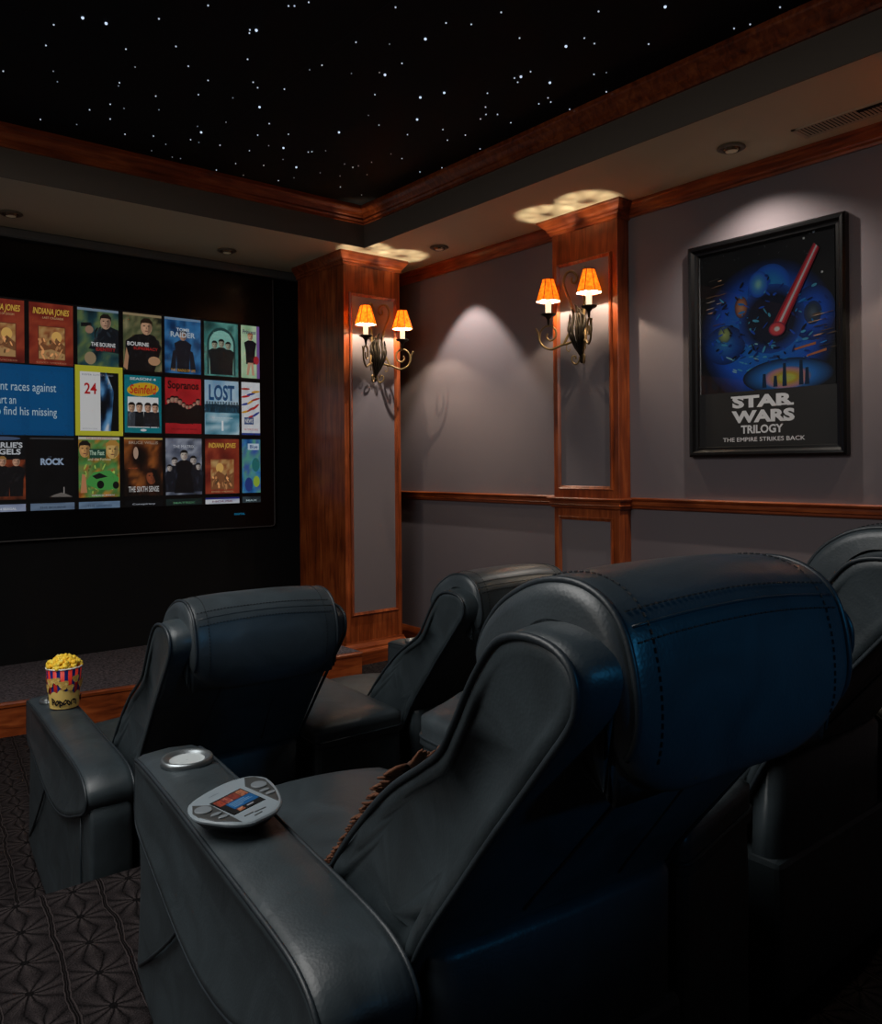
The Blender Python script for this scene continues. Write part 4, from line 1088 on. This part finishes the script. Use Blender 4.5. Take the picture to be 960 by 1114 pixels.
        for xx in (.0045, AW-.0065):
            bm = B(); tube(bm, [V(ax+xx, p.x, p.y) for p in poly_off(pd, -.0045)], .0036, 7, closed=True)
            obj('piping', bm, M['piping'], arm, smooth=True)
        # lower side panel
        lp = cl2([(.018, .46), (.030, .33), (.050, .20), (.060, zb+.085), (.03, zb+.05), (-.20, zb+.004), (-.45, zb), (-.74, zb+.002), (-.79, zb+.01), (-.80, zb+.2), (-.808, .40), (-.80, .47), (-.76, .475), (-.5, .45), (-.2, .46)], 4)
        bm = B()
        loft(bm, [[V(ax+x, p.x, p.y) for p in (poly_scale(poly_off(lp, o), s_) if s_ != 1 else poly_off(lp, o))] for x, o, s_ in ((.020, 0, .7), (.012, -.016, 1), (.013, -.006, 1), (.022, 0, 1), (AW-.026, 0, 1), (AW-.016, -.006, 1), (AW-.014, -.016, 1), (AW-.02, 0, .7))])
        pn = obj('arm_panel', bm, M['leather'], t, smooth=True)
        bm = B()
        tube(bm, [V(ax+.0128, y, z) for y, z in [(-.25+.285*q_, .37+(zb+.09-.37)*(q_**.9)) for q_ in (0, .25, .5, .75, 1)]], .0035, 6)
        obj('panel_seam', bm, M['piping'], pn, smooth=True); bm = B()
        tube(bm, [V(ax+.0128, y, z) for y, z in ((-.70, .43), (-.695, .30), (-.70, .15), (-.705, zb+.012))], .0030, 6)
        obj('panel_seam', bm, M['piping'], pn, smooth=True)
        # cup holder ring let into the front of the arm
        cy = -.095*sy; cx_ = ax+AW/2+.003
        zt = .5765+Z
        bm = B(); lathe(bm, [(.030, .001), (.036, .004), (.040, .0065), (.044, .006), (.046, .002), (.046, -.006), (.030, -.006)], 32, (cx_, cy, zt), cap=False); cr_ = obj('cup_holder', bm, M['silver'], t, smooth=True)
        bm = B(); lathe(bm, [(.0365, .0035), (.034, .0015), (.020, .0008), (.001, .0006)], 32, (cx_, cy, zt), cap=False); obj('liner', bm, M['cup_grey'], cr_, smooth=True)
    return t

def console(loc, yawdeg, poly, zb, label):
    """upholstered console between two seats; poly = four (x, y) corners, rear-left first, counter-clockwise seen from above"""
    t = thing('center_console', label, 'console', (loc[0], loc[1], loc[2]+zb), -math.radians(yawdeg), 'consoles between seats')
    def ringp(off_, z):
        P2 = poly_off([Vector(p) for p in poly], 0)
        c = Vector((sum(p[0] for p in poly)/4, sum(p[1] for p in poly)/4))
        out = []
        for p in poly:
            d = Vector(p)-c
            out.append(c+Vector((d.x-math.copysign(off_, d.x), d.y-math.copysign(off_, d.y))))
        # rounded corners
        o2 = []
        for i in range(4):
            a, b, c2 = out[i-1], out[i], out[(i+1) % 4]
            r_ = .03
            p1 = b+(a-b).normalized()*r_; p2 = b+(c2-b).normalized()*r_
            for k_ in range(5):
                s_ = k_/4; o2.append((1-s_)**2*p1+2*s_*(1-s_)*b+s_*s_*p2)
            for k_ in range(1, 6): 
                nx_ = c2+(b-c2).normalized()*r_
                o2.append(p2.lerp(nx_, k_/6))
        return [Vector((p.x, p.y, z-zb)) for p in o2]
    bm = B(); loft(bm, [ringp(.014, zb+.004), ringp(.008, zb+.03), ringp(.006, .40), ringp(.008, .505)]); obj('body', bm, M['leather'], t, smooth=False)
    bm = B(); loft(bm, [ringp(.012, .490), ringp(.001, .498), ringp(-.004, .515), ringp(-.004, .535), ringp(.004, .553), ringp(.022, .563), ringp(.06, .570), ringp(.11, .574)])
    lid = obj('lid', bm, M['leather_top'], t, smooth=True)
    bm = B(); tube(bm, [p+Vector((0, 0, 0)) for p in ringp(-.003, .514)], .0038, 6, closed=True)
    obj('piping', bm, M['piping'], lid, smooth=True)
    return t

O1 = (.645, 2.98, FZ); O2 = (.51, 1.525, -1.10)
Y1, Y2 = 3.5, 6.0
def rowp(O, y, dx, dy):
    a = math.radians(y); return (O[0]+dx*math.cos(a)+dy*math.sin(a), O[1]-dx*math.sin(a)+dy*math.cos(a), O[2])
chair(rowp(O1, Y1, 0, .03), Y1, 'L', 1.07, 0.0, 'front row leather recliner on the left, popcorn on its armrest', 1.05)
chair(rowp(O1, Y1, .842, .02), Y1-2, 'R', 1.05, 0.0, 'front row leather recliner on the right, beyond the console', 1.03)
console(rowp(O1, Y1, 0, 0), Y1, [(.640, -.835), (.966, -.825), (.966, -.06), (.640, -.06)], 0.0, 'leather console between the two front row recliners')
zb2 = RZ-O2[2]
chair(rowp(O2, Y2, 0, 0), Y2, 'L', 1.0, zb2, 'large nearest leather recliner with a remote on its armrest', 1.0, .435)
chair(rowp(O2, Y2, .768, .125), Y2-6, 'R', 1.0, zb2, 'leather recliner at the right edge, behind the nearest one', 1.0)
console(rowp(O2, Y2, 0, 0), Y2, [(.585, -.78), (.865, -.70), (.79, .06), (.575, -.05)], zb2, 'leather console to the right of the nearest recliner')

# ------------------------------------------------------------------ popcorn tub on the front armrest
pz = FZ+.5765
pc = Vector(rowp(O1, Y1, .080, -.166))
tub = thing('popcorn_tub', 'striped red and blue paper tub of popcorn on the front left armrest', 'popcorn tub', (pc.x, pc.y, pz), 0)
RB, RT, HT = .0425, .053, .128
def cone_r(z): return RB+(RT-RB)*z/HT
bm = B(); lathe(bm, [(RB-.002, 0.002), (RB, 0.0), (RT, HT), (RT-.0012, HT), (RT-.006, HT-.03), (RT-.008, HT-.035)], 48); obj('cup', bm, plain('red paper', (238, 52, 34), 0.5), tub, smooth=True)
bm = B(); tube(bm, [(RT*math.cos(2*PI*i/40), RT*math.sin(2*PI*i/40), HT) for i in range(40)], .0022, 6, closed=True); obj('rim', bm, M['rim'], tub, smooth=True)
P = Paint()
camdir = math.atan2(-pc.y, -pc.x)
def fine(pts):
    return pts
blue, cream, dark = (22, 50, 150), (250, 214, 120), (24, 14, 10)
for i in range(14):
    a0 = 2*PI*i/14; n = 3
    for j in range(4):
        z0, z1 = .03+.0955*j/4, .03+.0955*(j+1)/4
        for q in range(2): P.F.append(([(a0+.1*q, z0), (a0+.1*(q+1), z0), (a0+.1*(q+1), z1), (a0+.1*q, z1)], lin(blue), P.k))
P.k += 1
N = 72
for i in range(N):
    a0, a1 = 2*PI*i/N, 2*PI*(i+1)/N
    h = lambda a: .050+.010*abs(math.sin(a*5.5))+.006*math.sin(a*3+1)
    P.F.append(([(a0, .001), (a1, .001), (a1, h(a1)), (a0, h(a0))], lin(cream), P.k))
P.k += 1
rr = random.Random(3)
for i in range(16):
    a = 2*PI*(i+.3*rr.random())/16; z = .066+.03*rr.random(); r = .008+.004*rr.random()
    for (da, dz, kk) in ((0, 0, 1), (.6, .5, .7), (-.6, .4, .65), (.2, -.7, .6)):
        P.ell(a+da*r/cone_r(z), z+dz*r, kk*r/cone_r(z), kk*r, (236, 190, 96) if kk < 1 else (255, 226, 140), 12)
for turn in (0, 2*PI/3, 4*PI/3):
    vs, fs = text_polys('Popcorn', width=.072, height=.030, bold=.05)
    for f_ in fs: P.F.append(([(camdir+.0+turn+vs[i][0]/RB*.93, .022+vs[i][1]+.003*math.sin(vs[i][0]*300)) for i in f_], lin(dark), P.k+1))
P.k += 2
P.build('print', lambda u, v, h: ((cone_r(v)+.0004+h)*math.cos(u), (cone_r(v)+.0004+h)*math.sin(u), v), M['paper_print'], tub, lift=.00008)
# kernels
bm = B(); rr = random.Random(5)
for i in range(150):
    a = rr.random()*2*PI; q = math.sqrt(rr.random())*.96; r = q*(RT-.004)
    z = HT-.004+.030*(1-q*q)+.008*rr.random()
    for j in range(3):
        b2 = B(); bmesh.ops.create_icosphere(b2, subdivisions=1, radius=.0056+.003*rr.random())
        merge(bm, b2, Matrix.Translation((r*math.cos(a)+rr.uniform(-.005, .005), r*math.sin(a)+rr.uniform(-.005, .005), z+rr.uniform(-.003, .004))))
pk = obj('popcorn_kernels', bm, M['popcorn'], None, (pc.x, pc.y, pz), smooth=True)
tag(pk, 'heap of yellow popcorn filling the striped paper tub', 'popcorn', kind='stuff')

# ------------------------------------------------------------------ touch remote on the near armrest
a2 = math.radians(Y2)
rc = (.066, -.375)
rl = rowp(O2, Y2, 0, 0)
def R2(p):      # points were measured in a frame turned 6.5 degrees at the arm's front corner
    t6 = math.radians(6.5)
    return Vector((O2[0]+p[0]*math.cos(t6)+p[1]*math.sin(t6), O2[1]-p[0]*math.sin(t6)+p[1]*math.cos(t6)))
outl = [(-.0043, -.3631), (.0073, -.3416), (.0404, -.3159), (.0758, -.2960), (.1078, -.2908), (.1254, -.2989), (.1364, -.3179), (.1349, -.3616), (.1255, -.4044), (.1132, -.4293), (.0978, -.4445), (.0730, -.4554), (.0578, -.4600), (.0345, -.4503), (.0144, -.4309), (-.0015, -.4113), (-.0072, -.3893)]
ctr = R2(rc); zr = O2[2]+.5775
rem = thing('touch_remote', 'silver grey control handset with a small colour screen on the armrest', 'remote', (ctr.x, ctr.y, zr))
ol = [p-ctr for p in [R2(q) for q in outl]]
ol = [Vector((p.x, p.y)) for p in catmull([(p.x, p.y, 0) for p in ol], 3, closed=True)]
def slab(bm, pts, levels):
    loft(bm, [[Vector((p.x, p.y, z)) for p in poly_scale(poly_off(pts, o), 1)] for o, z in levels])
bm = B(); slab(bm, ol, [(-.024, .0), (-.014, .004), (-.004, .014), (-.001, .0165)]); obj('underside', bm, M['remote_base'], rem, smooth=True)
bm = B(); slab(bm, ol, [(-.002, .0155), (.0, .018), (.0, .0205), (-.002, .0225), (-.006, .0232)]); obj('face', bm, M['remote_face'], rem)
def flat(name, pts, z, h, m, par, rnd=False):
    q = [R2(p)-ctr for p in pts]
    if rnd: q = [Vector((p.x, p.y)) for p in catmull([(p.x, p.y, 0) for p in q], 4, closed=True)]
    bm = B(); slab(bm, q, [(0, z), (0, z+h*.7), (-.0008, z+h)]); return obj(name, bm, m, par)
flat('button_panel', [(-.0040, -.3867), (.0035, -.3600), (.0276, -.3738), (.0472, -.4530), (.0160, -.4300), (-.0010, -.4040)], .0225, .0012, M['remote_dark'], rem)
flat('button_panel', [(.1045, -.2970), (.1200, -.3010), (.1306, -.3200), (.1291, -.3640), (.1205, -.4050), (.1160, -.4130), (.0935, -.3319)], .0225, .0012, M['remote_dark'], rem)
for (u, v, r) in ((.0115, -.3873, .0125), (.1131, -.3400, .0125)):
    flat('navigation_pad', [(u+r*math.cos(2*PI*i/12), v+r*1.05*math.sin(2*PI*i/12)) for i in range(12)], .0236, .0022, M['remote_btn'], rem, True)
for (u, v) in ((.0233, -.4108), (.0300, -.4240), (.1131, -.3650), (.1175, -.3790)):
    flat('button', [(u+.0085*math.cos(2*PI*i/10+.5), v+.0036*math.sin(2*PI*i/10+.5)+.002*math.cos(2*PI*i/10)) for i in range(10)], .0236, .002, M['remote_btn'], rem, True)
scr = [(.0283, -.3677), (.0845, -.3367), (.1007, -.3965), (.0456, -.4239)]
flat('screen_frame', [(.0263, -.3667), (.0850, -.3345), (.1032, -.3975), (.0446, -.4262)], .0225, .0010, M['gloss_black'], rem)
q4 = [R2(p)-ctr for p in scr]           # top-left, top-right, bottom-right, bottom-left
def bil(u, v, h):
    top_ = q4[0].lerp(q4[1], u); bot = q4[3].lerp(q4[2], u); p = bot.lerp(top_, v)
    return (p.x, p.y, .0237+h)
P = Paint(); P.rect(0, 0, 1, 1, (4, 4, 6))
for i, pal in enumerate(([(120, 70, 40), (170, 60, 40), (60, 24, 20)], [(190, 120, 90), (120, 30, 30), (200, 160, 130)], [(110, 30, 26), (150, 60, 44), (90, 40, 30)], [(120, 40, 30), (190, 130, 90), (90, 30, 24)])):
    P.noise(.03+.24*i, .62, .25+.24*i, .96, 6, 6, pal, 70+i, 4)
P.rect(.18, .2, 1, .6, (0, 84, 140))
for i, w_ in enumerate((.5, .62, .66, .3)): P.rect(.24, .52-.075*i, .24+w_, .535-.075*i, (150, 190, 214))
P.noise(.2, .02, .4, .18, 4, 3, [(190, 120, 60), (120, 40, 30), (200, 150, 110)], 75, 4); P.rect(.5, .08, .72, .13, (160, 160, 166))
P.build('screen_picture', bil, M['remote_pic'], rem, lift=.00003)
P = Paint()
P.text('CONTROL', 0, 0, (70, 76, 82), width=.020, height=.0028)
c_ = R2((.0415, -.3395))-ctr; ang = math.atan2((q4[1]-q4[0]).y, (q4[1]-q4[0]).x)
P.build('lettering', lambda u, v, h: (c_.x+u*math.cos(ang)-v*math.sin(ang), c_.y+u*math.sin(ang)+v*math.cos(ang), .0236+h), M['paper_print'], rem)
for (u, v, w_) in ((.0640, -.4330, .016), (.0830, -.4270, .020), (.0760, -.4390, .014)):
    flat('soft_key', [(u-w_/2, v-.006), (u+w_/2, v+.0015), (u+w_/2, v+.0045), (u-w_/2, v-.003)], .0230, .0008, M['remote_dark'], rem)

# ------------------------------------------------------------------ fringed throw pillow on the near seat
pp = Vector(rowp(O2, Y2, .318, -.578)); pzz = O2[2]
pil = thing('throw_pillow', 'brown throw pillow with twisted fringe tucked behind the nearest backrest', 'pillow', (pp.x, pp.y, pzz+.515), -a2)
tilt = Matrix.Rotation(math.radians(134), 4, 'X')
bm = B(); n = 14; hw = .135; verts = {}
for sgn in (1, -1):
    for i in range(n+1):
        for j in range(n+1):
            u, v = -1+2*i/n, -1+2*j/n
            if sgn == -1 and (i in (0, n) or j in (0, n)): verts[(sgn, i, j)] = verts[(1, i, j)]; continue
            th = .030*(max(0, (1-u**4)*(1-v**4)))**.5
            pin = 1-.06*(1-max(abs(u), abs(v)))*0
            p = tilt @ Vector((u*hw*(1-.05*(1-v*v)), v*hw*(1-.05*(1-u*u)), sgn*th))
            verts[(sgn, i, j)] = bm.verts.new(p+Vector((0, .0, .105)))
for sgn in (1, -1):
    for i in range(n):
        for j in range(n):
            bm.faces.new([verts[(sgn, a, b)] for a, b in ((i, j), (i+1, j), (i+1, j+1), (i, j+1))])
obj('cushion', bm, M['pillow'], pil, smooth=True)
bm = B(); rr = random.Random(9)
for e in range(4):
    for i in range(56):
        u = -1+2*(i+.5)/56
        bu, bv = {0: (-1, u), 1: (1, u), 2: (u, -1), 3: (u, 1)}[e]
        ou, ov = {0: (-1, 0), 1: (1, 0), 2: (0, -1), 3: (0, 1)}[e]
        L = .026+.008*rr.random()
        base = Vector((bu*hw*.98, bv*hw*.98, 0))
        pts = [base+Vector((ou*L*s_+rr.uniform(-.003, .003), ov*L*s_+rr.uniform(-.003, .003), .003*math.sin(s_*3+i))) for s_ in (0, .35, .7, 1)]
        tube(bm, [tilt @ p + Vector((0, 0, .105)) for p in pts], [.003, .0036, .0032, .0015], 5)
fr = obj('fringe', bm, M['fringe'], pil, smooth=True)
fr['kind'] = 'stuff'

# ------------------------------------------------------------------ light
w = bpy.data.worlds.new('room'); scn.world = w; w.use_nodes = True
w.node_tree.nodes['Background'].inputs['Color'].default_value = (.02, .02, .022, 1)
w.node_tree.nodes['Background'].inputs['Strength'].default_value = 0.0
def area(name, loc, aim, size, energy, color, size_y=None):
    l = bpy.data.lights.new(name, 'AREA'); l.energy = energy; l.color = color; l.size = size
    if size_y: l.shape = 'RECTANGLE'; l.size_y = size_y
    o = bpy.data.objects.new(name, l); COL.objects.link(o); o.location = loc
    o.rotation_euler = (Vector(aim)-Vector(loc)).to_track_quat('-Z', 'Y').to_euler()
    return o
area('overhead_fill', (-.6, 1.95, 1.58), (-.6, 1.9501, -1), 2.0, 56, (1.0, .98, .95), 1.9)  # added overhead fill; the star ceiling has no such fixture
add_light('soft_omni_fill', 'POINT', (-.3, 1.3, .9), 9, (1.0, .97, .92), .45)  # added all-round fill to lift the soffit and tray trim, no real source
area('left_side_fill', (-2.9, 2.0, 1.35), (1.5, 2.2, -.6), .5, 20, (1.0, .95, .88), 3.0)  # added fill from out of view on the left, no fixture there
bl_ = add_light('rear_blue_accent', 'SPOT', (1.05, -1.35, .45), 23, (.05, .48, 1.0), .08, None, spot_size=math.radians(25), spot_blend=1.0)
bl_.rotation_euler = (Vector((.80, .5, -.13))-Vector((1.05, -1.35, .45))).to_track_quat('-Z', 'Y').to_euler()

# ------------------------------------------------------------------ to metres, floor at zero
done = set()
SM = Matrix.Scale(S, 4)
for o in list(scn.objects):
    if o.parent is None: o.location = (Vector(o.location)-Vector((0, 0, FZ)))*S
    else: o.location = Vector(o.location)*S
    if o.type == 'MESH' and o.data.name not in done:
        done.add(o.data.name); o.data.transform(SM)
    if o.type == 'LIGHT':
        l = o.data; l.energy *= S*S
        if l.type == 'AREA':
            l.size *= S; l.size_y *= S
        else: l.shadow_soft_size *= S

scn.cycles.use_denoising = True
scn.cycles.max_bounces = 8; scn.cycles.diffuse_bounces = 4; scn.cycles.transparent_max_bounces = 8
scn.cycles.sample_clamp_indirect = 4.0
vs_ = scn.view_settings
scn.display_settings.display_device = 'sRGB'
vs_.view_transform = 'Standard'; vs_.look = 'None'; vs_.gamma = 1.0; vs_.exposure = 0.0
vs_.use_curve_mapping = False
